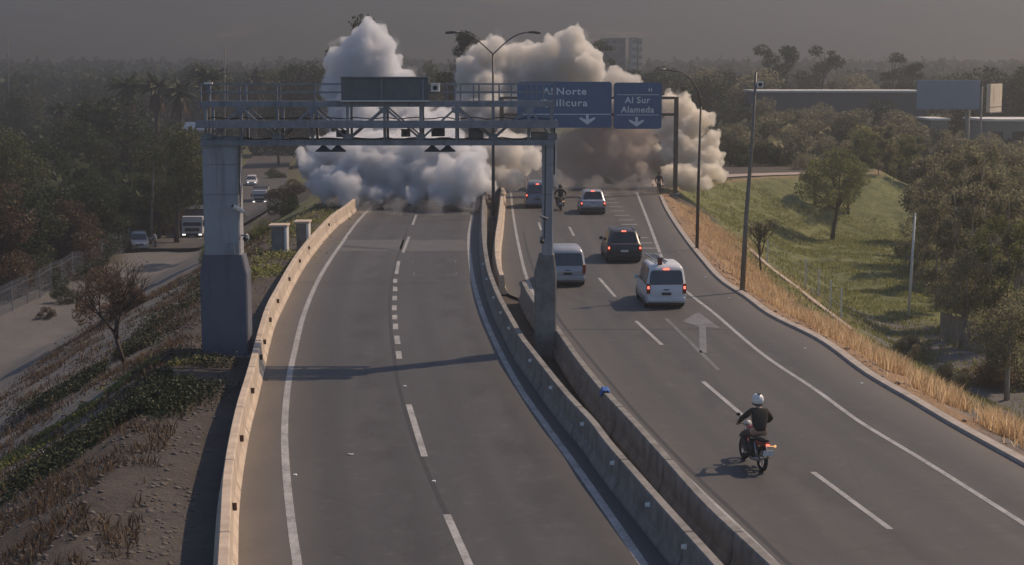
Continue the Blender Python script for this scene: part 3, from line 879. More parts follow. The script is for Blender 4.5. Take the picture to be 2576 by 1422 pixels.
down_arrow(1602, 307, e, .95)
text_mesh("H", .45, sx_(1636), sz_(227), SY+.285, M['sign_white'], e)

# ---------------------------------------------------------------- lamp posts and poles
def arm_curve(x0, z0, x1, z1, n=9):
    return [(x0 + (x1-x0)*t_, 0, z0 + (z1-z0)*math.sin(t_*math.pi/2)) for t_ in np.linspace(0, 1, n)]
LY = 109.0
bx = at(1241, 540, LY).x
lp = empty("lamp_post", (bx, LY, -.1), label="tall street lamp with two curved arms standing between the median barriers", cat="lamp post")
zj = at(1288,135,LY).z + .1; za = at(1288,82,LY).z + .1
MB().tube([(0,0,0),(0,0,4),(0,0,zj)], [.13,.11,.07], 10).build("pole", M['steel_dark'], lp, True)
for sg_ in (-1, 1):
    MB().tube(arm_curve(0, zj-.05, sg_*2.35, za), .045, 8).build("arm", M['steel_dark'], lp, True)
    MB().tube([(sg_*2.3,0,za),(sg_*2.7,0,za+.02),(sg_*3.15,0,za-.02),(sg_*3.25,0,za-.03)], [.04,.10,.09,.03], 8).build("lamp_head", M['steel_dark'], lp, True)
MB().box(-.22,.22,-.22,.22,0,.25).build("base", M['concrete_grey'], lp)
# slim lamp post on the right verge, arm reaching over the road
q = T(1753, 634)
lp = empty("lamp_post", tuple(q), label="slim dark lamp post on the right verge with one long curved arm", cat="lamp post")
s_ = FPX/q.y; topz = at(1288, 268, q.y).z - q.z
MB().tube([(0,0,-.3),(.03,0,4),(.10,0,topz)], [.10,.085,.055], 8).build("pole", M['steel_brown'], lp, True)
ax = (1675-1759)/s_; az = at(1288,176,q.y).z - q.z
MB().tube([(.10,0,topz),(-.05,0,topz+(az-topz)*.4),(-.45,0,topz+(az-topz)*.75),(ax*.55,0,az-.12),(ax,0,az)], [.055,.05,.045,.04,.035], 8).build("arm", M['steel_brown'], lp, True)
MB().tube([(ax,0,az),(ax-.5,0,az+.02)], [.07,.04], 8).build("lamp_head", M['pole'], lp, True)
# thick camera mast
q = T(1866, 742)
lp = empty("camera_mast", tuple(q), label="thick leaning steel mast with a small camera box on the right verge", cat="mast")
topz = at(1288, 182, q.y).z - q.z; s_ = FPX/q.y; dx = (1891-1866)/s_
MB().tube([(0,0,-.3),(dx*.3,0,topz*.35),(dx*.75,0,topz*.7),(dx,0,topz)], [.125,.105,.075,.05], 10).build("pole", M['pole'], lp, True)
MB().box(-.15,.15,-.15,.15,-.05,.12).build("base", M['concrete_grey'], lp)
cz = at(1288, 213, q.y).z - q.z
MB().box(dx+.04, dx+.32, -.12, .12, cz-.12, cz+.15).build("camera_box", M['white_plastic'], lp)
MB().tube([(dx+.18,-.15,cz),(dx+.18,-.118,cz)], .09, 10).build("lens", M['black_plastic'], lp)
def pole(pxb, pyb, pxt, pyt, r, mat, label, name="utility_pole", cat="pole", Yd=None, group=None, cross=None):
    q = T(pxb, pyb) if Yd is None else onground(pxb, Yd)
    tpt = at(pxt, pyt, q.y)
    e = empty(name, tuple(q), label=label, cat=cat, group=group)
    v = tpt - q
    MB().tube([(0,0,-.3),(v.x*.5,0,v.z*.5),(v.x,0,v.z)], [r,r*.85,r*.65], 8).build("shaft", mat, e, True)
    if cross: MB().box(v.x-cross, v.x+cross, -.05, .05, v.z-.5, v.z-.38).build("crossarm", mat, e)
    else: MB().tube([(v.x,0,v.z),(v.x,0,v.z+.12)], [r*.9,r*.3], 8).build("cap", mat, e)
    return e
M['wood'] = simple("weathered_pole", (.22,.20,.18), (.15,.135,.12), 3, .85)
pole(379, 622, 387, 402, .15, M['wood'], "leaning grey utility pole beside the service road", cross=.5)
pole(395, 0, 396, 192, .12, M['wood'], "pale pole among the palms behind the leafy tree", Yd=265)
pole(457, 0, 458, 232, .12, M['wood'], "pale pole rising between two palms near the gantry", Yd=262)
pole(563, 0, 565, 122, .13, M['wood'], "tall grey pole standing above the left end of the gantry", Yd=240)
pole(22, 0, 20, 98, .16, M['wood'], "tall white pole against the tan hill at the far left", Yd=420)
pole(186, 0, 187, 300, .1, M['wood'], "short pale pole near the palm with dry fronds", Yd=300)
pole(2072, 0, 2075, 282, .13, M['wood'], "pale pole in front of the long roof on the right", Yd=240)
pole(2285, 800, 2302, 540, .09, M['white_plastic'], "slender white pole standing in the shaded lawn", name="post_pole")
# ---------------------------------------------------------------- vehicles
M['glass'] = simple("dark_glass", (.025,.03,.04), (.02,.024,.03), 2, .12, bump=0)
M['glass_sky'] = simple("windscreen_glass", (.05,.06,.085), (.035,.045,.065), 1.5, .1, bump=0)
M['tyre'] = simple("tyre_rubber", (.02,.02,.02), (.03,.03,.03), 12, .8)
M['rim'] = simple("alloy_rim", (.35,.35,.36), (.25,.25,.26), 9, .35, .7)
M['plate'] = simple("number_plate", (.6,.6,.58), (.45,.45,.44), 20, .5)
M['lamp_off'] = simple("tail_lamp_red", (.25,.02,.015), (.18,.015,.01), 9, .3)
M['brake'] = emit("brake_lamp_lit", (1.0,.16,.10), 2.0)
M['headlight'] = emit("head_lamp_lit", (1.0,.96,.88), 1.6)
def paint(name, c, metal=0.0):
    return simple(name, c, tuple(v*.88 for v in c), 1.3, .32, metal, bump=.02)
M['car_white'] = paint("white_paint", (.60,.61,.64)); M['car_silver'] = paint("silver_paint", (.36,.37,.40), .35)
M['car_dark'] = paint("dark_grey_paint", (.055,.055,.06), .2); M['car_blue'] = paint("blue_grey_paint", (.16,.20,.26), .1)
M['car_trim'] = simple("black_trim", (.025,.025,.027), (.035,.035,.037), 6, .6)
def wheel(par, x, y, r, w):
    e = empty("wheel", (x, y, r)); e.parent = par
    rings = []
    for xx, rr in ((-w/2, r*.62),(-w/2, r*.93),(-w*.35, r),(w*.35, r),(w/2, r*.93),(w/2, r*.62)):
        rings.append([(xx, rr*math.cos(2*math.pi*k/18), rr*math.sin(2*math.pi*k/18)) for k in range(18)])
    MB().loft(rings).build("tyre", M['tyre'], e, True)
    mb = MB(); s_ = 1 if x > 0 else -1
    mb.tube([(s_*w*.30,0,0),(s_*(w*.5+.006),0,0)], [r*.6, r*.56], 14)
    for k in range(5):
        a = 2*math.pi*k/5
        mb.bar((s_*(w*.5+.012), 0, 0), (s_*(w*.5+.012), r*.52*math.cos(a), r*.52*math.sin(a)), .05, .03)
    mb.build("rim", M['rim'], e)
def car(label, loc, rz, W, L, H, kind, body, lit=True, cat="car", group=None, name="car", fronts=False, roofbar=False, name_plate=True):
    """nose towards +y, the middle of the rear bumper at the origin"""
    e = empty(name, loc, rz, label, cat, group)
    w = W/2
    belt = H*(.51 if kind == 'van' else .56); sill = .22
    # stations: y, z_bottom, half width low, z belt, half width belt, z roof, half width roof
    if kind == 'van':
        st = [(0.0,.42,w*.90,belt*1.0,w*.93,belt+.03,w*.90),(.04,.26,w*.97,belt,w*.985,belt+.05,w*.93),(.15,sill,w*.985,belt,w,H*.90,w*.86),(.30,sill,w,belt,w,H*.975,w*.80),(1.0,sill,w,belt,w,H,w*.80),
              (L*.55,sill,w,belt,w,H*.995,w*.80),(L*.66,sill,w,belt,w,H*.93,w*.79),(L*.82,sill,w*.99,belt*.98,w*.98,belt+.04,w*.86),(L*.95,sill,w*.93,belt*.78,w*.90,belt*.82,w*.80),(L,.30,w*.80,belt*.60,w*.78,belt*.64,w*.70)]
        rw = (.04, .15)
    elif kind == 'suv':
        st = [(0.0,.45,w*.88,belt*.97,w*.90,belt+.02,w*.86),(.06,.30,w*.97,belt,w*.97,belt+.05,w*.90),(.14,sill,w*.99,belt,w,belt+.10,w*.88),(.55,sill,w,belt,w,H*.965,w*.74),(1.3,sill,w,belt,w,H,w*.745),
              (L*.52,sill,w,belt,w,H*.985,w*.75),(L*.60,sill,w,belt,w,H*.93,w*.76),(L*.74,sill,w*.99,belt*.97,w*.98,belt+.03,w*.86),(L*.94,sill,w*.94,belt*.84,w*.90,belt*.87,w*.80),(L,.32,w*.82,belt*.62,w*.78,belt*.66,w*.70)]
        rw = (.15, .56)
    else:
        st = [(0.0,.40,w*.86,belt*.98,w*.88,belt+.01,w*.82),(.07,.28,w*.96,belt,w*.96,belt+.03,w*.86),(.45,sill,w,belt+.02,w,belt+.06,w*.86),(L*.27,sill,w,belt,w,H*.97,w*.70),(L*.38,sill,w,belt,w,H,w*.70),
              (L*.52,sill,w,belt,w,H*.985,w*.71),(L*.58,sill,w,belt,w,H*.92,w*.73),(L*.72,sill,w*.99,belt*.96,w*.97,belt+.02,w*.84),(L*.94,sill,w*.94,belt*.8,w*.9,belt*.83,w*.8),(L,.3,w*.82,belt*.58,w*.78,belt*.62,w*.7)]
        rw = (.46, L*.26)
    def ring(s):
        y_, zb_, wl, zbt, wb, zr_, wr = s
        return [(-wl,y_,zb_),(-wl*1.01,y_,(zb_+zbt)*.5),(-wb,y_,zbt-.02),(-wb*.985,y_,zbt+.02 if zr_ > zbt+.06 else zbt+.005),(-wr,y_,zr_-.05 if zr_ > zbt+.1 else zr_-.005),(-wr*.86,y_,zr_),(-wr*.3,y_,zr_+.012),
                (wr*.3,y_,zr_+.012),(wr*.86,y_,zr_),(wr,y_,zr_-.05 if zr_ > zbt+.1 else zr_-.005),(wb*.985,y_,zbt+.02 if zr_ > zbt+.06 else zbt+.005),(wb,y_,zbt-.02),(wl*1.01,y_,(zb_+zbt)*.5),(wl,y_,zb_)]
    MB().loft([ring(s) for s in st]).build("body", body, e, True)
    def at_st(y_):
        ys = [s[0] for s in st]
        return [float(np.interp(y_, ys, [s[k] for s in st])) for k in range(7)]
    def win(name_, y0, y1, top0, top1, inset, matg):
        # a pane lying on the sloped end of the body between stations y0 (low) and y1 (high)
        a = at_st(y0); b = at_st(y1)
        za, zb2 = a[5], b[5]
        n = Vector((0, -(zb2-za), (y1-y0))).normalized() * .018
        if n.z < 0: n = -n
        zlo = za + (zb2-za)*top0; zhi = za + (zb2-za)*top1
        yl = y0 + (y1-y0)*top0; yh = y0 + (y1-y0)*top1
        wl = a[6] + (b[6]-a[6])*top0 - inset; wh = a[6] + (b[6]-a[6])*top1 - inset
        r = .07
        P = [(-wl+r,yl,zlo),(wl-r,yl,zlo),(wl,yl+(yh-yl)*.15,zlo+(zhi-zlo)*.15),(wh,yl+(yh-yl)*.82,zlo+(zhi-zlo)*.82),(wh-r,yh,zhi),(-wh+r,yh,zhi),(-wh,yl+(yh-yl)*.82,zlo+(zhi-zlo)*.82),(-wl,yl+(yh-yl)*.15,zlo+(zhi-zlo)*.15)]
        P = [Vector(p)+n for p in P]
        MB().loft([[p - n*1.2 for p in P], P]).build(name_, matg, e)
    win("rear_window", rw[0], rw[1], .03, .93, .07 if kind == 'van' else .10, M['glass_sky'] if kind == 'van' else M['glass'])
    fy = (L*.82, L*.66) if kind == 'van' else ((L*.74, L*.60) if kind == 'suv' else (L*.72, L*.58))
    win("windscreen", fy[0], fy[1], .06, .95, .05, M['glass_sky'])
    # side windows
    for s_ in (-1, 1):
        segs = [(rw[1]+.12, L*.36), (L*.36+.07, L*.52), (L*.52+.07, fy[1]+.02)]
        for a_, b_ in segs:
            if b_ - a_ < .2: continue
            P = []
            for y_ in (a_, b_):
                s = at_st(y_); wb, wr, zbt, zr_ = s[4]*.985, s[6], s[3]+.05, s[5]-.09
                h_ = zr_ - zbt
                P.append(((wb + (wr-wb)*.04)+.012, y_, zbt)); P.append(((wb + (wr-wb)*.92)+.012, y_, zr_))
            (p0, p1, p2, p3) = P
            quad = [p0, p2, p3, p1]
            MB().loft([[(s_*(x_-.02), y_, z_) for x_, y_, z_ in quad], [(s_*x_, y_, z_) for x_, y_, z_ in quad]]).build("side_window", M['glass'], e)
        # door mirror
        ym = L*.62; s = at_st(ym)
        MB().box(s_*s[4] if s_ > 0 else -s[4]-.20, s[4]+.20 if s_ > 0 else -s[4], ym-.05, ym+.06, s[3]+.03, s[3]+.20).build("mirror", body, e, bevel=.02)
        # rear lamps
        zl = (belt-.02, belt-.36) if kind != 'van' else (belt+.12, belt-.30)
        MB().box(s_*w*.80 if s_ > 0 else -w*.985, w*.985 if s_ > 0 else -w*.80, -.022, .12, zl[1], zl[0]).build("tail_lamp", M['lamp_off'], e, bevel=.015)
        if lit:
            MB().box(s_*w*.845 if s_ > 0 else -w*.945, w*.945 if s_ > 0 else -w*.845, -.034, -.024, (zl[1]+zl[0])/2-.01, (zl[1]+zl[0])/2+.11).build("brake_lamp", M['brake'], e)
        # head lamps
        MB().box(s_*w*.45 if s_ > 0 else -w*.74, w*.74 if s_ > 0 else -w*.45, L-.16, L+.004, belt*.60, belt*.74).build("headlight", M['headlight'] if fronts else M['plate'], e, bevel=.02)
    if lit:
        s = at_st(rw[1]); MB().box(-.12,.12,rw[1]-.07,rw[1]-.03,s[5]-.02,s[5]+.045).build("high_brake_lamp", M['brake'], e)
    MB().box(-w*.94, w*.94, -.07, .10, .30, .50).build("rear_bumper", body if kind != 'suv' else M['car_trim'], e, bevel=.03)
    MB().box(-w*.82, w*.82, L-.12, L+.05, .26, .46).build("front_bumper", body, e, bevel=.03)
    MB().box(-w*.42, w*.42, L-.06, L+.015, belt*.55, belt*.70).build("grille", M['car_trim'], e)
    MB().box(-.20,.20,-.040 if kind=='van' else -.03,-.024,belt*.62,belt*.62+.11).build("number_plate", M['plate'] if kind != 'van' else M['car_trim'], e)
    MB().box(-w*.88, w*.88, .1, L-.1, .16, sill+.05).build("underbody", M['car_trim'], e)
    MB().box(-.12,.12,-.03,.0,belt*.84,belt*.84+.04).build("handle", M['car_trim'], e)
    if roofbar:
        for s_ in (-1, 1):
            MB().bar((s_*w*.66, L*.18, H+.04), (s_*w*.66, L*.5, H+.04), .04).bar((s_*w*.66,L*.18,H-.04),(s_*w*.66,L*.18,H+.03),.03).bar((s_*w*.66,L*.5,H-.04),(s_*w*.66,L*.5,H+.03),.03).build("roof_rail", M['rim'], e)
    r = .33 if kind != 'suv' else .36
    for s_ in (-1, 1):
        for y_ in (L*.18, L*.81):
            wheel(e, s_*(w-.115), y_, r, .22)
    return e
def on(px, py): return tuple(G(px, py, 0.0))
def head(fc, Yv):
    return math.atan2(-(float(fc(Yv+2)) - float(fc(Yv-2))), 4.0)
grp = "vehicles stopped or slowing on the right road"
v = car("white panel van with lit brake lamps in the middle of the right road", on(1676,777), head(LD,68)-.01, 1.72, 4.2, 1.86, 'van', M['car_white'], group=grp, name="van", cat="van")
MB().box(-.62,.20,-.045,-.03,.42,.50).build("lower_trim", M['car_trim'], v)
# a ladder and a rolled load on the roof of the white van
ld = empty("roof_ladder", v.location + Vector((0,0,0)), v.rotation_euler.z, "thin metal ladder lying on the roof of the white van", "ladder")
for s_ in (-.2, .2): MB().bar((s_-.1, .7, 1.93), (s_-.28, 3.6, 1.96), .05, .05).build("rail", M['rim'], ld)
for k in range(10): MB().bar((-.3-.018*k, .8+.29*k, 1.935), (.1-.018*k, .8+.29*k, 1.935), .03).build("rung", M['rim'], ld)
rl = empty("roof_beacon", v.location + Vector((0,0,0)), v.rotation_euler.z, "dark red box fixed at the rear edge of the white van roof", "roof box")
MB().box(-.32,-.14,.36,.62,1.80,2.10).build("case", simple("dark_red_case",(.16,.03,.03),(.10,.02,.02),8,.5), rl, bevel=.02); MB().box(-.35,-.11,.33,.65,2.10,2.13).build("lid", M['car_trim'], rl)
car("dark grey SUV with both tail lamps glowing ahead of the white van", on(1571,662), head(LD,84), 1.84, 4.5, 1.68, 'suv', M['car_dark'], group=grp, roofbar=True)
car("silver minivan with a wide dark rear window just right of the gantry pillar", on(1428,722), head(LD,75), 1.72, 4.3, 1.80, 'van', M['car_silver'], lit=False, group=grp)
car("pale SUV with lit brake lamps driving into the brown smoke", on(1492,540), head(LD,112), 1.80, 4.3, 1.66, 'suv', M['car_silver'], group=grp)
car("blue grey car half hidden behind the gantry pillar near the smoke", on(1352,524), head(LD,116), 1.76, 4.3, 1.95, 'van', M['car_blue'], group=grp)

# trucks and cars on the service road, seen from the front
def truck(label, loc, rz, W, H, L, cab, load, grp_, loadh=.4):
    e = empty("truck", loc, rz, label, "truck", grp_)
    w = W/2
    def ring(z0, z1, y_, ww, c=.08):
        return [(-ww+c,y_,z0),(ww-c,y_,z0),(ww,y_,z0+c),(ww,y_,z1-c),(ww-c,y_,z1),(-ww+c,y_,z1),(-ww,y_,z1-c),(-ww,y_,z0+c)]
    MB().loft([ring(.55,H*.93,-1.7,w), ring(.55,H,-.9,w), ring(.55,H*.985,-.25,w*.99), ring(.55,H*.62,-.04,w*.98), ring(.55,H*.58,0,w*.97)]).build("cab", cab, e)
    zl, zh = H*.60, H*.86
    MB().add([(-w*.88,.0,zl),(w*.88,.0,zl),(w*.84,-.20,zh),(-w*.84,-.20,zh),(-w*.88,-.06,zl),(w*.88,-.06,zl),(w*.84,-.26,zh),(-w*.84,-.26,zh)],[(0,1,2,3),(7,6,5,4),(0,4,5,1),(1,5,6,2),(2,6,7,3),(3,7,4,0)]).build("windscreen", M['glass_sky'], e)
    MB().box(-w*.70,w*.70,.0,.03,H*.36,H*.50).build("grille", M['car_trim'], e)
    MB().box(-w*.97,w*.97,-.05,.10,.42,.68).build("bumper", M['car_trim'], e, bevel=.03)
    for s_ in (-1,1):
        MB().box(s_*w*.62 if s_>0 else -w*.93, w*.93 if s_>0 else -w*.62, .101,.13,.48,.64).build("headlight", M['headlight'], e, bevel=.02)
        MB().box(s_*w*1.02 if s_>0 else -w*1.18, w*1.18 if s_>0 else -w*1.02, -.15,-.05,H*.58,H*.80).build("mirror", M['car_trim'], e)
        MB().box(s_*(w+.002) if s_>0 else -w-.02, w+.02 if s_>0 else -w-.002, -1.3,-.35,H*.60,H*.84).build("side_window", M['glass'], e)
        for y_ in (-.9, -L*.72): wheel(e, s_*(w-.17), y_, .46, .3)
    MB().box(-.28,.28,.101,.115,.30,.42).build("number_plate", M['plate'], e)
    MB().box(-w*.9,w*.9,-L,-.6,.5,.72).build("chassis", M['car_trim'], e)
    MB().box(-w*1.01,w*1.01,-L,-1.75,.73,H+loadh).build("cargo_body", load, e, bevel=.02)
    MB().box(-w*1.02,w*1.02,-L*.98,-1.72,H+loadh+.003,H+loadh+.12).build("cargo_cover", M['car_trim'], e)
    return e
gs = "vehicles on the service road at the left"
def svc(px, py):
    q = T(px, py); return (q.x, q.y, q.z+.12)
navy = paint("navy_canvas", (.02,.025,.05))
truck("white cab truck with a dark high load emerging beside the left gantry pillar", svc(484,606), rad(183), 2.25, 2.5, 7.5, M['car_white'], navy, gs, .55)
truck("small white truck with headlights on driving along the service road", svc(653,520), rad(184), 1.95, 2.1, 5.5, M['car_white'], paint("grey_box_body",(.3,.31,.33)), gs, .25)
def front_car(label, px, py, rz, W, L, H, kind, body, fronts=True):
    q = svc(px, py)
    # origin is the rear bumper: step back so that the nose stands at the pixel
    c_ = car(label, (0,0,0), rz, W, L, H, kind, body, lit=False, group=gs, fronts=fronts)
    c_.location = (q[0] + math.sin(rz)*L, q[1] - math.cos(rz)*L, q[2])
    return c_
front_car("pale pickup like car following the small white truck on the service road", 633, 471, rad(188), 1.8, 4.6, 1.6, 'suv', M['car_white'])
front_car("distant pale car seen from the side above the grass at the left", 688, 388, rad(115), 1.8, 4.6, 1.5, 'sedan', M['car_white'], False)
front_car("silver car with dark windows parked by the gravel track", 352, 634, rad(195), 1.9, 4.4, 1.7, 'suv', M['car_silver'], False)

# ---------------------------------------------------------------- people and motorcycles
SKIN = simple("skin", (.42,.27,.20), (.36,.22,.16), 12, .6, bump=.02)
def cloth(name, c): return simple(name, c, tuple(v*.7 for v in c), 14, .9, bump=.3, bdist=.01)
def skin_figure(name, joints, edges, mat, parent, sub=2, root=0):
    """joints {key: (co, radius or (rx, ry))} grown into one smooth surface"""
    keys = list(joints); idx = {k: i for i, k in enumerate(keys)}
    me = bpy.data.meshes.new(name)
    me.from_pydata([joints[k][0] for k in keys], [(idx[a], idx[b]) for a, b in edges], [])
    o = bpy.data.objects.new(name, me); COL.objects.link(o)
    sk = o.modifiers.new("skin", 'SKIN'); sk.use_smooth_shade = True
    for i, k in enumerate(keys):
        r = joints[k][1]; r = r if hasattr(r, '__len__') else (r, r)
        me.skin_vertices[0].data[i].radius = r
    me.skin_vertices[0].data[root].use_root = True
    ss = o.modifiers.new("sub", 'SUBSURF'); ss.levels = sub; ss.render_levels = sub
    bpy.context.view_layer.update()
    apply_mods(o)
    o.data.materials.clear(); o.data.materials.append(mat); o.parent = parent
    o.data.polygons.foreach_set("use_smooth", [True]*len(o.data.polygons))
    return o
def apply_mods(o):
    dg = bpy.context.evaluated_depsgraph_get()
    me = bpy.data.meshes.new_from_object(o.evaluated_get(dg))
    old = o.data; o.modifiers.clear(); o.data = me
    bpy.data.meshes.remove(old); return o
def hand(co, d, par, s_=1, grip=True):
    """palm with four curled fingers and a thumb"""
    co = Vector(co); d = Vector(d).normalized(); side = d.cross(Vector((0,0,1))).normalized(); dn = Vector((0,0,-1))
    mb = MB(); mb.tube([co, co+d*.04, co+d*.085], [.024,.040,.036], 8)
    for k, (o_, ln) in enumerate(((-.030,.070),(-.010,.080),(.010,.075),(.030,.060))):
        b = co + d*.08 + side*o_
        mb.tube([b, b+d*ln*.45+dn*.008, b+d*ln*.62+dn*.035, b+d*ln*.35+dn*.055], [.010,.009,.0085,.007], 6)
    b = co + d*.03 - side*.035*s_
    mb.tube([b, b - side*.025*s_ + d*.03 + dn*.01, b - side*.02*s_ + d*.055 + dn*.035], [.012,.010,.008], 6)
    return mb
def motorbike(label, loc, rz, bodymat, lean=0.0, lit=True, k=1.0):
    e = empty("motorcycle", loc, rz, label, "motorcycle")
    e.rotation_euler = (0, lean, rz)
    r = .32
    for nm, y_ in (("rear_wheel", 0.0), ("front_wheel", 1.32)):
        we = empty(nm, (0, y_, r)); we.parent = e
        n = 26; rings = []
        for j in range(n+1):
            a = 2*math.pi*j/n
            rings.append([((.055*math.cos(2*math.pi*q/8)), (r-.05+.05*math.sin(2*math.pi*q/8))*math.cos(a), (r-.05+.05*math.sin(2*math.pi*q/8))*math.sin(a)) for q in range(8)])
        MB().loft(rings, cap=False).build("tyre", M['tyre'], we, True)
        mb = MB(); rings = []
        for j in range(n+1):
            a = 2*math.pi*j/n
            rings.append([(.02*math.cos(2*math.pi*q/6), (r-.105+.012*math.sin(2*math.pi*q/6))*math.cos(a), (r-.105+.012*math.sin(2*math.pi*q/6))*math.sin(a)) for q in range(6)])
        mb.loft(rings, cap=False)
        for j in range(10):
            a = 2*math.pi*j/10; mb.bar((0,0,0), (0,(r-.1)*math.cos(a),(r-.1)*math.sin(a)), .008)
        mb.tube([(-.06,0,0),(.06,0,0)], .035, 8)
        mb.build("rim", M['rim'], we)
    MB().tube([(0,1.05,.92),(0,.95,.55),(0,.75,.28),(0,.45,.30),(0,.30,.55),(0,.28,.72),(0,1.0,.80)], .028, 8).build("frame", M['steel_dark'], e, True)
    MB().box(-.13,.13,.42,.82,.26,.55).box(-.09,.09,.62,.86,.50,.68).build("engine", M['steel_dark'], e, bevel=.04)
    for s_ in (-1,1):
        MB().tube([(s_*.09,1.32,r),(s_*.09,1.08,.88)], [.028,.03], 8).build("fork", M['rim'], e, True)
        MB().tube([(s_*.10,0,r),(s_*.10,.45,.36)], .025, 8).build("swing_arm", M['steel_dark'], e, True)
        MB().tube([(s_*.13,.04,r+.02),(s_*.14,.22,.70)], [.032,.032], 8).build("shock_absorber", M['rim'], e, True)
        MB().tube([(s_*.05,1.0,.98),(s_*.26,.96,1.04),(s_*.38,.86,1.04)], .014, 8).build("handlebar", M['steel_dark'], e, True)
        MB().tube([(s_*.22,.98,1.06),(s_*.30,1.0,1.22)], .008, 6).sphere((s_*.33,1.0,1.26), .06, 8, 6, (1,.3,.7)).build("mirror", M['black_plastic'], e)
        MB().tube([(s_*.06,-.22,.70),(s_*.20,-.26,.70)], .012, 6).sphere((s_*.22,-.26,.70), .035, 8, 6).build("indicator", emit("indicator_amber",(1,.55,.2),.6) if s_>0 else M['reflector'], e)
        MB().tube([(s_*.10,.45,.28),(s_*.26,.45,.30)], .015, 6).build("footrest", M['steel_dark'], e)
    MB().tube([(-.16,.62,.30),(-.18,.30,.27),(-.19,-.15,.36),(-.19,-.22,.37)], [.03,.035,.055,.05], 10).build("exhaust", M['rim'], e, True)
    MB().sphere((0,.80,.86), .22, 12, 8, (.75,1.25,.7)).build("fuel_tank", bodymat, e, True)
    MB().loft([[(-.13,.66,.80),(.13,.66,.80),(.13,.66,.86),(-.13,.66,.86)],[(-.15,.35,.78),(.15,.35,.78),(.15,.35,.86),(-.15,.35,.86)],[(-.12,-.10,.80),(.12,-.10,.80),(.11,-.10,.90),(-.11,-.10,.90)],[(-.07,-.25,.82),(.07,-.25,.82),(.06,-.25,.88),(-.06,-.25,.88)]]).build("seat", M['car_trim'], e, bevel=.02)
    MB().loft([[(-.13,.3,.60),(.13,.3,.60),(.12,.3,.76),(-.12,.3,.76)],[(-.12,-.12,.66),(.12,-.12,.66),(.11,-.12,.79),(-.11,-.12,.79)],[(-.07,-.30,.72),(.07,-.30,.72),(.06,-.30,.81),(-.06,-.30,.81)]]).build("tail_fairing", bodymat, e, bevel=.015)
    MB().box(-.05,.05,-.34,-.305,.72,.77).build("tail_lamp", M['brake'] if lit else M['lamp_off'], e, bevel=.015)
    MB().loft([[(-.07,-.15,.56),(.07,-.15,.56),(.07,-.17,.58),(-.07,-.17,.58)],[(-.09,-.36,.42),(.09,-.36,.42),(.09,-.38,.44),(-.09,-.38,.44)]]).build("rear_mudguard", M['black_plastic'], e)
    MB().box(-.13,.13,-.385,-.37,.48,.62).build("number_plate", M['plate'], e)
    rings = []
    for j in range(7):
        a = rad(35 + j*18); rings.append([(xx, 1.32+(r+.05)*math.cos(a), r+(r+.05)*math.sin(a)+dz) for xx, dz in ((-.06,0),(.06,0),(.06,.012),(-.06,.012))])
    MB().loft(rings).build("front_mudguard", bodymat, e)
    MB().tube([(0,1.12,.98),(0,1.24,.96)], [.10,.085], 12).build("headlight", M['plate'], e, True)
    return e
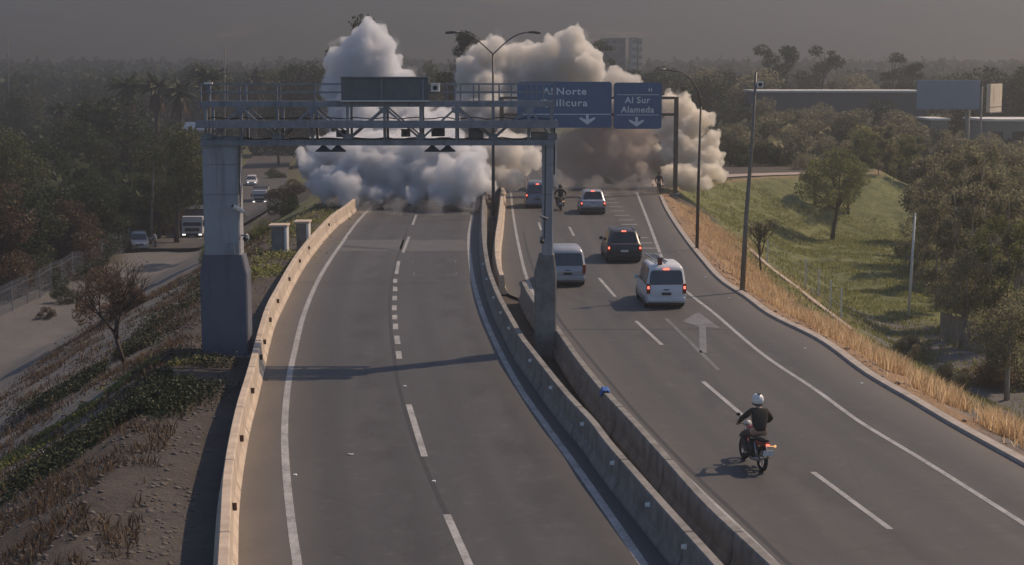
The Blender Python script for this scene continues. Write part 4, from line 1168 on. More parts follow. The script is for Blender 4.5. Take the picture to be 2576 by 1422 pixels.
def rider(label, e, top, legs, helmet, k=1.0, shoe=None):
    """sits on motorcycle e (same transform), hands on the bar"""
    p = empty("person", e.location, 0, label, "person"); p.rotation_euler = e.rotation_euler
    J = {'pelvis':((0,.30,.95),(.17,.13)), 'waist':((0,.30,1.10),(.155,.11)), 'chest':((0,.40,1.36),(.19,.13)), 'neckb':((0,.46,1.52),(.085,.08)), 'neck':((0,.50,1.60),.055), 'head':((0,.54,1.70),(.085,.095)), 'headt':((0,.55,1.78),.07)}
    E = [('pelvis','waist'),('waist','chest'),('chest','neckb'),('neckb','neck'),('neck','head'),('head','headt')]
    for n_, s_ in (('l',-1),('r',1)):
        J['sh'+n_] = ((s_*.20,.43,1.46), .075); J['el'+n_] = ((s_*.40,.56,1.24), .055); J['wr'+n_] = ((s_*.38,.80,1.09), .036)
        E += [('chest','sh'+n_),('sh'+n_,'el'+n_),('el'+n_,'wr'+n_)]
        J['hip'+n_] = ((s_*.13,.36,.93), .105); J['kn'+n_] = ((s_*.26,.80,.80), .078); J['an'+n_] = ((s_*.24,.46,.38), .05); J['to'+n_] = ((s_*.25,.62,.33), .038)
        E += [('pelvis','hip'+n_),('hip'+n_,'kn'+n_),('kn'+n_,'an'+n_),('an'+n_,'to'+n_)]
    skin_figure("body", J, E, SKIN, p, 2)
    JJ = {k_: (v_[0], tuple((q*1.13+.006) for q in (v_[1] if hasattr(v_[1],'__len__') else (v_[1],v_[1])))) for k_, v_ in J.items()}
    up = ['pelvis','waist','chest','neckb','shl','ell','wrl','shr','elr','wrr']
    skin_figure("jacket", {k_: JJ[k_] for k_ in up}, [(a,b) for a,b in E if a in up and b in up], top, p, 2)
    for n_ in 'lr':
        lk = ['hip'+n_,'kn'+n_,'an'+n_]
        skin_figure("trouser_leg", {k_: JJ[k_] for k_ in lk}, [(lk[0],lk[1]),(lk[1],lk[2])], legs, p, 2)
        s_ = -1 if n_ == 'l' else 1
        MB().tube([(s_*.24,.42,.34),(s_*.245,.50,.32),(s_*.25,.64,.31),(s_*.25,.71,.31)], [.05,.055,.05,.03], 10).build("shoe", shoe or M['car_trim'], p, True)
        hand((s_*.38,.79,1.09), (0,.9,-.25), p, s_).build("hand", SKIN, p, True)
    if helmet:
        he = empty("helmet", (0,0,0)); he.parent = p
        MB().sphere((0,.545,1.735), .165, 18, 12, (.92,1.08,1.0)).build("shell", helmet, he, True)
        MB().tube([(0,.54,1.60),(0,.54,1.64)], [.128,.148], 16).build("neck_trim", M['black_plastic'], he, True)
        MB().box(-.03,.03,.40,.60,1.885,1.905).box(-.05,.05,.385,.40,1.78,1.80).build("vent", M['black_plastic'], he)
        MB().loft([[( .138*math.sin(a), .565+.155*math.cos(a), z_) for a in np.linspace(-1.1,1.1,9)] + [(.10*math.sin(a), .565+.11*math.cos(a), z_) for a in np.linspace(1.1,-1.1,9)] for z_ in (1.68,1.77)]).build("visor", M['glass'], he)
    return p
ra = G(1916,1186); fa = G(1867,1152)
rz = math.atan2(-(fa.x-ra.x), fa.y-ra.y)
mo = motorbike("dark red motorcycle with a pale number plate on the near right lane", (ra.x, ra.y, 0), rz, paint("dark_red_paint",(.20,.02,.03)), lean=rad(2))
rider("motorcyclist in a white helmet and dark jacket riding on the near right lane", mo, cloth("dark_jacket",(.045,.038,.032)), cloth("brown_trousers",(.10,.075,.065)), M['white_plastic'])
q = G(1411,530)
mo2 = motorbike("motorcycle entering the smoke between two lanes beside the pale SUV", (q.x, q.y, 0), rad(3), M['car_dark'], lit=False)
rider("dark clothed motorcyclist riding into the smoke beside the pale SUV", mo2, cloth("black_jacket",(.02,.02,.022)), cloth("black_trousers",(.022,.022,.025)), M['black_plastic'])

def standing(label, loc, rz, top, legs, hair=True, lean=.0):
    p = empty("person", loc, rz, label, "person")
    J = {'pelvis':((0,0,.95),(.15,.11)), 'waist':((0,.01,1.10),(.14,.10)), 'chest':((0,.03+lean*.5,1.35),(.18,.12)), 'neckb':((0,.04+lean,1.48),(.08,.07)), 'neck':((0,.05+lean,1.54),.052), 'head':((0,.07+lean,1.64),(.078,.092)), 'headt':((0,.07+lean,1.73),.068)}
    E = [('pelvis','waist'),('waist','chest'),('chest','neckb'),('neckb','neck'),('neck','head'),('head','headt')]
    for n_, s_, ph in (('l',-1,.16),('r',1,-.14)):
        J['sh'+n_] = ((s_*.19,.03+lean*.8,1.42), .065); J['el'+n_] = ((s_*.27,.0+lean-ph*.4,1.15), .048); J['wr'+n_] = ((s_*.25,.12+lean-ph,.94), .033)
        E += [('chest','sh'+n_),('sh'+n_,'el'+n_),('el'+n_,'wr'+n_)]
        J['hip'+n_] = ((s_*.10,0,.90), .095); J['kn'+n_] = ((s_*.11,ph*.9+.03,.50), .065); J['an'+n_] = ((s_*.11,ph,.09), .045); J['to'+n_] = ((s_*.12,ph+.15,.04), .035)
        E += [('pelvis','hip'+n_),('hip'+n_,'kn'+n_),('kn'+n_,'an'+n_),('an'+n_,'to'+n_)]
    skin_figure("body", J, E, SKIN, p, 2)
    JJ = {k_: (v_[0], tuple((q*1.12+.006) for q in (v_[1] if hasattr(v_[1],'__len__') else (v_[1],v_[1])))) for k_, v_ in J.items()}
    up = ['pelvis','waist','chest','neckb','shl','ell','wrl','shr','elr','wrr']
    skin_figure("jacket", {k_: JJ[k_] for k_ in up}, [(a,b) for a,b in E if a in up and b in up], top, p, 2)
    for n_, s_ in (('l',-1),('r',1)):
        lk = ['hip'+n_,'kn'+n_,'an'+n_]
        skin_figure("trouser_leg", {k_: JJ[k_] for k_ in lk}, [(lk[0],lk[1]),(lk[1],lk[2])], legs, p, 2)
        w_ = Vector(J['wr'+n_][0]); hand(w_, (0,.2,-1), p, s_).build("hand", SKIN, p, True)
        a_ = Vector(J['an'+n_][0]); MB().tube([a_+Vector((0,-.06,-.04)), a_+Vector((0,.03,-.035)), a_+Vector((0,.16,-.05)), a_+Vector((0,.2,-.055))], [.04,.048,.042,.02], 8).build("shoe", M['car_trim'], p, True)
    MB().sphere((0,.05+lean,1.68), .108, 12, 8, (.88,1.0,1.0)).build("hair", cloth("dark_hair",(.02,.015,.012)), p, True)
    return p
q = G(1657,487)
standing("person in dark clothes standing at the road edge beside the lit smoke", (q.x,q.y,.0), rad(-20), cloth("brown_black_jacket",(.05,.03,.03)), cloth("dark_trousers",(.03,.025,.025)), lean=.05)
q = svc(392,630)
standing("person in a white top standing beside the parked silver car", q, rad(140), cloth("white_shirt",(.55,.57,.6)), cloth("navy_trousers",(.03,.04,.07)), lean=.12)

# small things lying about
q = G(1523,985,.86)
bl = empty("blue_cloth", (float(MR_B(45.2)),45.2,.86), label="crumpled blue cloth lying on the median barrier", cat="cloth")
rng = random.Random(4)
xs = np.linspace(-.16,.16,9); ysq = np.linspace(-.3,.3,13); V = []
for j, yy in enumerate(ysq):
    for i, xx in enumerate(xs):
        ex = max(0, abs(xx)-.09)
        V.append((xx + rng.uniform(-.012,.012), yy + rng.uniform(-.02,.02), .035 - ex*2.6 + rng.uniform(-.02,.03)))
I = np.arange(len(V)).reshape(13, 9)
me = mesh_np("cloth", V, np.stack([I[:-1,:-1].ravel(), I[:-1,1:].ravel(), I[1:,1:].ravel(), I[1:,:-1].ravel()],1))
o = link("fabric", me, simple("blue_fabric",(.04,.13,.42),(.03,.09,.30),6,.8), bl, True)
sd = o.modifiers.new("t",'SOLIDIFY'); sd.thickness = .012
def road_stud(px, py, i, lab):
    p = G(px, py, .005)
    e = empty("road_stud", (p.x,p.y,.002), label=lab, cat="road stud", group="raised studs on the roads")
    MB().box(-.05,.05,-.05,.05,0,.024,taper=.65).build("housing", M['stud'], e)
    MB().box(-.035,.035,-.053,-.040,.004,.018).build("lens", M['plate'], e)
for i,(px,py,lab) in enumerate([(1091,1211,"white stud between the two nearest dashes of the left road"),(1018,972,"white stud on the left road just in front of the short dashes"),(2026,877,"white stud on the right shoulder nearest the kerb bend"),(2168,965,"white stud on the right shoulder beside the dry grass"),
        (1775,697,"white stud on the right shoulder below the slim lamp post"),(1835,750,"white stud on the right shoulder near the camera mast"),(1710,634,"far white stud on the right shoulder left of the slim lamp post"),(742,1195,"white stud beside the left edge line near the barrier")]):
    road_stud(px,py,i,lab)
def scrap(px, py, lab, w=.25, d=.08):
    p = T(px,py) if px < 560 or px > 2100 else G(px,py,.0)
    e = empty("paper_scrap", (p.x,p.y,p.z+.012), label=lab, cat="litter")
    rg = random.Random(px); V = [(rg.uniform(-w,w)*.5*(1 if i%2 else .7), d*(j-1), rg.uniform(0,.05)) for j in range(3) for i in range(4)]
    V = [((-.5+i/3)*w, (j-1)*d+rg.uniform(-.01,.01), rg.uniform(0,.045)) for j in range(3) for i in range(4)]
    I = np.arange(12).reshape(3,4)
    link("sheet", mesh_np("sheet", V, np.stack([I[:-1,:-1].ravel(), I[:-1,1:].ravel(), I[1:,1:].ravel(), I[1:,:-1].ravel()],1)), M['white_plastic'], e)
scrap(882,1145,"thin white scrap lying in the left lane of the near road",.16,.03)
scrap(363,862,"white scrap in the weeds right of the bare tree",.3,.35)
scrap(120,1139,"white scrap on the gravel track at the left",.35,.1)
# ---------------------------------------------------------------- vegetation
def leaf_mat(name, cols, trans=.35, rough=.6):
    t = NT(name)
    f = t.attr("tone"); n1 = t.noise(.35, 4, .6)
    k = t.math('ADD', t.math('MULTIPLY', f, .65), t.math('MULTIPLY', n1, .35))
    c = t.ramp(k, cols)
    b = t.n("ShaderNodeBsdfPrincipled"); t.l(c, b.inputs["Base Color"]); b.inputs["Roughness"].default_value = rough
    b.inputs["Specular IOR Level"].default_value = .25
    tr = t.n("ShaderNodeBsdfTranslucent"); t.l(c, tr.inputs[0])
    mx = t.n("ShaderNodeMixShader"); mx.inputs[0].default_value = trans
    t.l(b.outputs[0], mx.inputs[1]); t.l(tr.outputs[0], mx.inputs[2]); t.l(mx.outputs[0], t.out.inputs[0])
    return t.m
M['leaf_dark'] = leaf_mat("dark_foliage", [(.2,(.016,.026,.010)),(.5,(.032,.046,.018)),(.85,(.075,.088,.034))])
M['leaf_lit'] = leaf_mat("sunlit_olive_foliage", [(.2,(.032,.045,.014)),(.5,(.075,.088,.028)),(.85,(.15,.145,.055))])  # sunlight on some of the crowns is put into this leaf colour
M['leaf_grey'] = leaf_mat("hazed_grey_green_foliage", [(.2,(.11,.108,.066)),(.5,(.19,.18,.11)),(.85,(.30,.28,.18))], .62)  # leaf colour paled to carry the warm bright veil over the right side
M['leaf_willow'] = leaf_mat("hazed_fresh_green_foliage", [(.2,(.075,.09,.032)),(.5,(.15,.165,.06)),(.85,(.26,.26,.11))], .6)  # paled as well, part of that warm veil sits in the leaf colour
M['leaf_brown'] = leaf_mat("dry_brown_foliage", [(.2,(.045,.030,.020)),(.5,(.085,.055,.034)),(.85,(.16,.11,.065))])
M['leaf_tan'] = leaf_mat("tan_dry_foliage", [(.2,(.13,.08,.05)),(.5,(.20,.13,.08)),(.85,(.30,.20,.12))])
M['straw'] = leaf_mat("straw_grass", [(.2,(.42,.28,.15)),(.5,(.62,.45,.26)),(.85,(.78,.62,.42))], .6)
M['blade'] = leaf_mat("green_grass", [(.2,(.12,.14,.045)),(.5,(.22,.23,.08)),(.85,(.34,.32,.14))], .6)
M['ivy'] = leaf_mat("ivy_leaves", [(.2,(.018,.026,.014)),(.5,(.036,.048,.024)),(.85,(.075,.085,.042))], .2)
M['bark'] = simple("bark", (.10,.08,.065), (.06,.048,.04), 5, .9, bump=.5, bdist=.03, stretch=(1,1,.25))
M['bark_pale'] = simple("pale_eucalyptus_bark", (.36,.32,.27), (.20,.17,.14), 3, .85, bump=.3, stretch=(1,1,.3))
M['twig'] = simple("bare_twigs", (.065,.045,.038), (.04,.03,.026), 8, .9)
def leaves(rs, C, size, drop=0.0, aspect=.55):
    """one quad per centre, random facing"""
    n = len(C)
    a = rs.normal(size=(n,3)); a[:,2] -= drop; a /= np.linalg.norm(a,axis=1)[:,None]
    b = rs.normal(size=(n,3)); b -= (b*a).sum(1)[:,None]*a; b /= np.linalg.norm(b,axis=1)[:,None]
    s = size*rs.uniform(.6,1.35,(n,1))
    a *= s; b *= s*aspect
    V = np.stack([C-a*.5, C+b*.5, C+a*.5, C-b*.5],1).reshape(-1,3)
    return V, np.arange(4*n).reshape(n,4)
def crown_mesh(name, blobs, n, size, seed, drop=0.0, shell=.55, aspect=.55):
    rs = np.random.RandomState(seed)
    w = np.array([b[3]**2 for b in blobs]); w = w/w.sum()
    pick = rs.choice(len(blobs), n, p=w)
    B = np.array([[b[0],b[1],b[2],b[3],(b[4] if len(b)>4 else .8)] for b in blobs])[pick]
    u = rs.normal(size=(n,3)); u /= np.linalg.norm(u,axis=1)[:,None]
    r = B[:,3:4]*(shell + (1-shell)*rs.uniform(0,1,(n,1))**.6)
    u[:,2] *= B[:,4]
    C = B[:,:3] + u*r + rs.normal(size=(n,3))*.06*B[:,3:4]
    V, Fc = leaves(rs, C, size, drop, aspect)
    blobtone = rs.uniform(-.18,.18,len(blobs))[pick]
    tone = np.clip(rs.uniform(.15,.85,n) + blobtone, 0, 1)
    return mesh_np(name, V, Fc, {"tone": np.repeat(tone,4)})
def trunk_mesh(name, segs, n=6):
    mb = MB()
    for pts, rs_ in segs: mb.tube(pts, rs_, n)
    me = bpy.data.meshes.new(name); me.from_pydata(mb.v, [], mb.f); me.update()
    me.polygons.foreach_set("use_smooth", [True]*len(me.polygons))
    return me
PROTO = {}
def proto(kind, seed):
    key = (kind, seed)
    if key in PROTO: return PROTO[key]
    rg = random.Random(hash(kind) % 1 + seed*7 + len(kind))
    blobs, segs = [], []
    if kind == 'dense':                # 10 m tall, full crown to near the ground
        segs.append(([(0,0,-.4),(.1,0,1.5),(.15,.1,4.0),(0,0,7)],[.34,.27,.18,.05]))
        for k in range(22):
            a = rg.uniform(0,6.28); h = rg.uniform(.12,.92); R = 3.5*math.sqrt(max(.08, 1-((h-.45)/.58)**2))
            rr = rg.uniform(.25,.85)*R
            x_, y_, z_ = math.cos(a)*rr, math.sin(a)*rr, 1.2+h*8
            blobs.append((x_, y_, z_, rg.uniform(1.1,1.9), .8))
            if k % 3 == 0: segs.append(([(.1,0,2+h*2.5),(x_*.5,y_*.5,z_-1),(x_*.9,y_*.9,z_)],[.12,.07,.03]))
        cm = crown_mesh("crown", blobs, 9000, .30, seed)
    elif kind == 'bushy':
        segs.append(([(0,0,-.3),(.1,0,.8),(0,0,3)],[.16,.12,.04])); 
        for k in range(14):
            a = rg.uniform(0,6.28); rr = rg.uniform(.2,1.0)*3.0; z_ = rg.uniform(.5,3.6)*(1-rr/5.5)
            blobs.append((math.cos(a)*rr, math.sin(a)*rr, z_, rg.uniform(.8,1.3), .8))
            if k % 4 == 0: segs.append(([(0,0,.3),(math.cos(a)*rr*.8, math.sin(a)*rr*.8, z_)],[.07,.03]))
        cm = crown_mesh("crown", blobs, 6500, .20, seed)
    elif kind == 'round':              # clear trunk, rounded airy crown, 10 m
        segs.append(([(0,0,-.4),(.15,0,1.6),(.45,.1,3.4),(.5,.1,5.5)],[.26,.20,.15,.08]))
        for k in range(17):
            a = rg.uniform(0,6.28); h = rg.uniform(0,1); R = 3.3*math.sqrt(max(.1,1-(2*h-1)**2*.85)); rr = rg.uniform(.3,.9)*R
            x_, y_, z_ = .4+math.cos(a)*rr, math.sin(a)*rr, 3.4+h*5.6
            blobs.append((x_, y_, z_, rg.uniform(.9,1.5), .85))
            if k % 2 == 0: segs.append(([(.4,.1,3.2),(x_*.5+.2,y_*.5,(z_+3.2)/2),(x_,y_,z_)],[.10,.06,.025]))
        cm = crown_mesh("crown", blobs, 8000, .21, seed, drop=.8)
    elif kind == 'euc':                # tall, open, tufts at the limb ends, 20 m
        segs.append(([(0,0,-.5),(.2,0,5),(-.2,.2,10),(.4,0,15),(.3,0,18)],[.42,.33,.25,.14,.05]))
        for k in range(20):
            a = rg.uniform(0,6.28); h = rg.uniform(.38,1.0); R = 4.2*math.sin(min(1,(1.08-h)*1.9)*1.5)+.5
            x_, y_, z_ = math.cos(a)*R*rg.uniform(.5,1), math.sin(a)*R*rg.uniform(.5,1), h*18.8
            blobs.append((x_, y_, z_, rg.uniform(.9,1.8), .65))
            segs.append(([(.1,0,z_-3.2),(x_*.45,y_*.45,z_-1.4),(x_,y_,z_)],[.13,.08,.03]))
        cm = crown_mesh("crown", blobs, 4600, .42, seed, drop=.5, shell=.3)
    elif kind == 'thin':               # young roadside eucalyptus, several stems, 11 m
        for s_ in range(3):
            a = rg.uniform(0,6.28); lean = rg.uniform(.3,1.5)
            tx, ty = math.cos(a)*lean, math.sin(a)*lean
            segs.append(([(0,0,-.3),(tx*.3,ty*.3,2.5),(tx*.7,ty*.7,6),(tx,ty,9.5)],[.12,.09,.06,.02]))
            for k in range(11):
                h = rg.uniform(.25,1); b_ = rg.uniform(0,6.28); R = rg.uniform(.4,1.7)
                x_, y_, z_ = tx*h+math.cos(b_)*R, ty*h+math.sin(b_)*R, h*10.3
                blobs.append((x_, y_, z_, rg.uniform(.45,1.0), .9))
                segs.append(([(tx*h*.9,ty*h*.9,z_-.9),(x_,y_,z_)],[.03,.012]))
        cm = crown_mesh("crown", blobs, 10000, .23, seed, drop=1.0, shell=.15, aspect=.45)
    elif kind == 'poplar':
        segs.append(([(0,0,-.4),(0,0,5),(0,0,12)],[.25,.18,.05]))
        for k in range(16):
            h = k/15; a = rg.uniform(0,6.28); R = rg.uniform(.2,.8)
            blobs.append((math.cos(a)*R, math.sin(a)*R, 1.5+h*11, (1.5*math.sin((.12+h*.86)*3.0)+.35), 1.1))
        cm = crown_mesh("crown", blobs, 3600, .36, seed)
    elif kind == 'palm':               # 12 m fan palm with a skirt of dry fronds
        segs.append(([(0,0,-.4),(.12,0,4),(.05,0,8),(.1,0,10.6)],[.34,.26,.22,.22]))
        rs = np.random.RandomState(seed); V = []; Fq = []; tone = []
        def frond(az, el, ln, w, tn):
            base = Vector((.1,0,10.6)); d_ = Vector((math.cos(az)*math.cos(el), math.sin(az)*math.cos(el), math.sin(el)))
            p = base; side = Vector((-math.sin(az), math.cos(az), 0)); N = 5
            for i in range(N):
                q = p + d_*(ln/N); d_ = (d_ + Vector((0,0,-.22))).normalized()
                w0, w1 = w*math.sin(.5+2.4*i/N), w*math.sin(.5+2.4*(i+1)/N)
                for sg_ in (-1,1):
                    n0 = len(V); V.extend([p, p+side*sg_*w0+Vector((0,0,-.12)), q+side*sg_*w1*.9+Vector((0,0,-.2)), q]); Fq.append((n0,n0+1,n0+2,n0+3)); tone.extend([tn]*4)
                p = q
        for k in range(46): frond(rg.uniform(0,6.28), rg.uniform(-.5,1.35), rg.uniform(1.5,2.3), .28, rg.uniform(.2,.8))
        cm = mesh_np("crown", [tuple(v) for v in V], Fq, {"tone": tone})
        V.clear(); Fq.clear(); tone.clear()
        for k in range(40): frond(rg.uniform(0,6.28), rg.uniform(-1.5,-.9), rg.uniform(1.4,3.0), .22, rg.uniform(.2,.8))
        PROTO['skirt'] = mesh_np("frond_skirt", [tuple(v) for v in V], Fq, {"tone": tone})
    elif kind == 'bare':
        def grow(p, d_, ln, r, lv):
            q = p + d_*ln; segs.append(([p, (p+q)/2 + Vector((rg.uniform(-.05,.05),rg.uniform(-.05,.05),0))*ln, q],[r, r*.85, r*.7]))
            if lv == 0: return
            for _ in range(4 if lv > 2 else 3):
                nd = (d_ + Vector((rg.uniform(-.75,.75), rg.uniform(-.75,.75), rg.uniform(-.05,.5)))).normalized()
                grow(q if rg.random() < .6 else (p+q)/2 + (q-p)*rg.uniform(0,.4), nd, ln*rg.uniform(.6,.82), r*.58, lv-1)
        grow(Vector((0,0,-.2)), Vector((-.22,0,1)).normalized(), 1.5, .09, 5)
        me = trunk_mesh("trunk", segs, 4)
        rs = np.random.RandomState(seed); tips = np.array([tuple(s[0][-1]) for s in segs[-500:]])
        C = tips[rs.choice(len(tips), 700)] + rs.normal(size=(700,3))*.18
        V, Fq = leaves(rs, C, .07)
        cm = mesh_np("crown", V, Fq, {"tone": rs.uniform(0,1,700).repeat(4)})
        PROTO[key] = (cm, me); return PROTO[key]
    PROTO[key] = (cm, trunk_mesh("trunk", segs))
    return PROTO[key]
KH = {'dense':10.6,'bushy':4.3,'round':10.0,'euc':19.6,'thin':11,'poplar':13.2,'palm':12.0,'bare':5.2}
def tree(kind, seed, pos, h, label, leaf, bark='bark', wide=1.0, rz=None, name=None, cat="tree", group=None):
    cm, tm = proto(kind, seed)
    rg = random.Random(int(pos[0]*13 + pos[1]*7))
    e = empty(name or {'palm':'palm_tree','bushy':'bush','euc':'eucalyptus_tree','thin':'young_tree','bare':'bare_tree','poplar':'poplar_tree'}.get(kind,'broadleaf_tree'),
              tuple(pos), rg.uniform(0,6.28) if rz is None else rz, label, cat, group)
    k = h/KH[kind]; e.scale = (k*wide, k*wide, k)
    for nm, me, mt in (("crown", cm, M[leaf]), ("trunk", tm, M[bark])):
        o = bpy.data.objects.new(nm, me)
        if not me.materials: me.materials.append(mt)
        COL.objects.link(o); o.parent = e
        o.material_slots[0].link = 'OBJECT'; o.material_slots[0].material = mt
    if kind == 'palm':
        o = bpy.data.objects.new("dry_frond_skirt", PROTO['skirt'])
        if not PROTO['skirt'].materials: PROTO['skirt'].materials.append(M['leaf_brown'])
        COL.objects.link(o); o.parent = e
    return e
def top_at(px, py, Yd):
    """ground point and height of something whose tip shows at px,py"""
    q = onground(px, Yd); return q, at(px, py, q.y).z - q.z
def tree_top(kind, seed, px, py, Yd, label, leaf, **kw):
    q, h = top_at(px, py, Yd)
    return tree(kind, seed, q, h*1.0, label, leaf, **kw)

# --- left of the road
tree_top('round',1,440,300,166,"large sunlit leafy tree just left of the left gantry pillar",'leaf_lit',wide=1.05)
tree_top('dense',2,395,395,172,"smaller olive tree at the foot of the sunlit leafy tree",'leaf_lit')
tree_top('dense',1,265,218,228,"huge dark domed tree towering behind the left thicket",'leaf_dark',wide=1.35)
tree_top('dense',3,190,275,215,"dark green tree against the left flank of the domed tree",'leaf_dark',wide=1.1)
tree_top('dense',2,345,270,240,"dark tree between the domed tree and the palms",'leaf_dark')
for k,(px,py,Yd,lab,lf,kd) in enumerate([
  (-30,420,126,"brown green thicket tree cut by the left frame edge","leaf_brown","dense"),
  (20,500,124,"low dark thicket tree above the chain link fence at the far left","leaf_brown","dense"),
  (60,455,138,"dark thicket tree rising over the low brown ones at the far left","leaf_dark","dense"),
  (120,440,146,"dark thicket tree in the middle of the left thicket","leaf_dark","dense"),
  (165,480,143,"lower dark thicket tree in front of the middle of the thicket","leaf_brown","dense"),
  (205,425,156,"tallest dark tree of the thicket beside the chain link fence","leaf_dark","dense"),
  (262,470,158,"rounded dark tree at the right end of the thicket","leaf_dark","dense"),
  (300,455,168,"dark green tree between the thicket and the utility pole","leaf_dark","dense"),
  (330,520,170,"small dark tree close to the left of the leaning utility pole","leaf_dark","dense"),
  (400,500,186,"dark shaded tree behind the leaning utility pole","leaf_dark","dense"),
  (470,470,200,"dark tree filling the gap beside the gantry pillar","leaf_dark","dense"),
  (8,290,168,"olive lit tree at the left frame edge above the thicket","leaf_lit","round"),
  (55,360,176,"olive tree right of the one at the left frame edge","leaf_lit","dense"),
  (100,330,190,"mid green tree above the brown wall","leaf_dark","dense"),
  (140,440,160,"yellowish green bushy tree below the brown wall","leaf_lit","dense"),
  (75,400,172,"yellow green shrub tree under the left end of the brown wall","leaf_lit","dense")]):
    tree_top(kd,1+k%3,px,py,Yd,lab,lf,wide=1.15)
for px,py,Yd,lab in [(155,255,285,"palm with a long rusty skirt left of the domed tree"),(322,192,268,"palm just left of the pale pole"),(397,190,262,"palm in the middle of the group behind the leafy tree"),
                     (456,203,256,"palm with a drooping skirt right of the middle palm"),(528,168,262,"tall palm directly behind the left end of the gantry railing"),(640,178,330,"far palm behind the gantry railing")]:
    tree_top('palm',1,px,py,Yd,lab,'leaf_dark',wide=1.25,cat="palm tree",group="palms beyond the left thicket")
for k,(px,py,Yd,lab) in enumerate([(30,215,330,"dark tree standing below the tall white pole"),(90,225,345,"mid distance tree right of the white pole"),(215,200,360,"mid distance tree over the domed tree's left side"),(300,185,380,"mid distance dark tree over the domed tree's right side"),
  (365,170,420,"far tree between two palms"),(425,175,410,"far tree behind the middle palm"),(490,140,400,"tall dark tree left of the tall grey pole"),(545,165,380,"dark tree right behind the tall grey pole"),
  (600,160,370,"dark tree behind the left part of the gantry railing"),(665,165,360,"dark tree behind the gantry above the distant side-on car"),(720,150,340,"dark tree left of the pair near the smoke"),
  (752,132,300,"left one of the two dark trees beside the smoke column"),(802,130,305,"right one of the two dark trees touching the smoke column"),
  (1085,150,255,"dark tree in the gap between the two smoke columns"),(1120,165,262,"lower dark tree right in the gap between the smoke columns"),(700,260,300,"dark tree seen through the gantry truss at the left")]):
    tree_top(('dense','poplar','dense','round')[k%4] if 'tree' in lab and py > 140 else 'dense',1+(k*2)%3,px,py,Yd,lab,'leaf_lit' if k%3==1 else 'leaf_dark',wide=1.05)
tree_top('euc',1,903,30,158,"tall eucalyptus whose dark top shows above the left smoke column",'leaf_dark')
tree_top('euc',2,1188,68,196,"tall eucalyptus whose ragged top shows left of the double arm lamp",'leaf_dark')
tree_top('euc',3,1388,88,205,"eucalyptus crown peeking out left of the highest smoke puff",'leaf_dark')
tree_top('euc',1,1508,98,260,"eucalyptus standing alone beside the distant apartment towers",'leaf_dark')
# --- right of the road, beyond the ramp
k = 0
for px,py,Yd,lab,kd,lf in [
  (1560,150,300,"dark tree below the distant apartment towers",'dense','leaf_dark'),(1612,160,310,"dark tree right of the apartment towers",'dense','leaf_dark'),(1655,150,290,"dark tree behind the right edge of the blue signs",'dense','leaf_dark'),
  (1700,165,282,"dark tree above the sign gantry post",'dense','leaf_dark'),(1745,150,300,"tree behind the top of the slim lamp post",'dense','leaf_grey'),(1790,170,262,"tree between the slim lamp post and the camera mast",'dense','leaf_dark'),
  (1830,155,300,"tree left behind the top of the camera mast",'dense','leaf_dark'),(1880,150,280,"tree directly behind the camera mast",'dense','leaf_grey'),(1925,108,300,"eucalyptus with a forked crown right of the camera mast",'euc','leaf_dark'),
  (1968,106,310,"eucalyptus touching the fork crowned one",'euc','leaf_dark'),(2068,112,320,"narrow eucalyptus standing clear of the tree line",'euc','leaf_dark'),(2015,170,330,"round tree between the eucalyptuses above the long roof",'dense','leaf_dark'),
  (2120,165,340,"round tree right of the narrow eucalyptus",'dense','leaf_grey'),(2180,170,350,"brownish tree above the middle of the long roof",'dense','leaf_grey'),(2245,128,300,"wide flat topped eucalyptus above the blue billboard's left side",'euc','leaf_dark'),
  (2290,150,310,"eucalyptus leaning against the flat topped one",'euc','leaf_dark'),(2340,175,330,"tree right behind the blue billboard",'dense','leaf_dark'),(2410,165,290,"dark tree between the two billboards",'dense','leaf_dark'),
  (2470,142,260,"large dark tree rising behind the cream billboard",'dense','leaf_dark'),(2540,145,250,"large dark tree in the top right corner",'dense','leaf_dark'),(2600,155,255,"dark tree cut by the right frame edge",'dense','leaf_dark')]:
    k += 1; tree_top(kd,1+k%3,px,py,Yd,lab,lf,wide=1.2 if kd=='dense' else 1.0)
for px,py,Yd,lab,kd,lf in [
  (1850,290,205,"dull green tree just above the pale ramp edge left of the mast",'dense','leaf_grey'),(1790,300,215,"dull green tree above the sunlit smoke's right edge",'dense','leaf_dark'),(1930,270,215,"dull green tree right of the camera mast above the ramp",'dense','leaf_grey'),
  (1990,300,200,"olive tree at the right end of the pale ramp edge",'dense','leaf_grey'),(2060,330,215,"olive tree in front of the long roof's middle",'dense','leaf_grey'),(2120,300,230,"olive tree in front of the long roof's right half",'dense','leaf_dark'),
  (2095,366,141,"wide willow like tree with a leaning trunk on the lawn",'round','leaf_willow'),(2230,300,168,"tall feathery tree behind the three slender trunks",'thin','leaf_grey'),
  (2180,330,172,"feathery tree left behind the willow like tree",'thin','leaf_willow'),(2285,330,170,"feathery yellow green tree by the edge of the lawn",'thin','leaf_willow'),
  (2157,420,158,"left one of the three slender trees at the tan bank",'round','leaf_willow'),(2209,400,160,"middle one of the three slender trees at the tan bank",'round','leaf_grey'),(2247,415,160,"right one of the three slender trees at the tan bank",'round','leaf_willow')]:
    k += 1; tree_top(kd,1+k%3,px,py,Yd,lab,lf,wide=1.1)
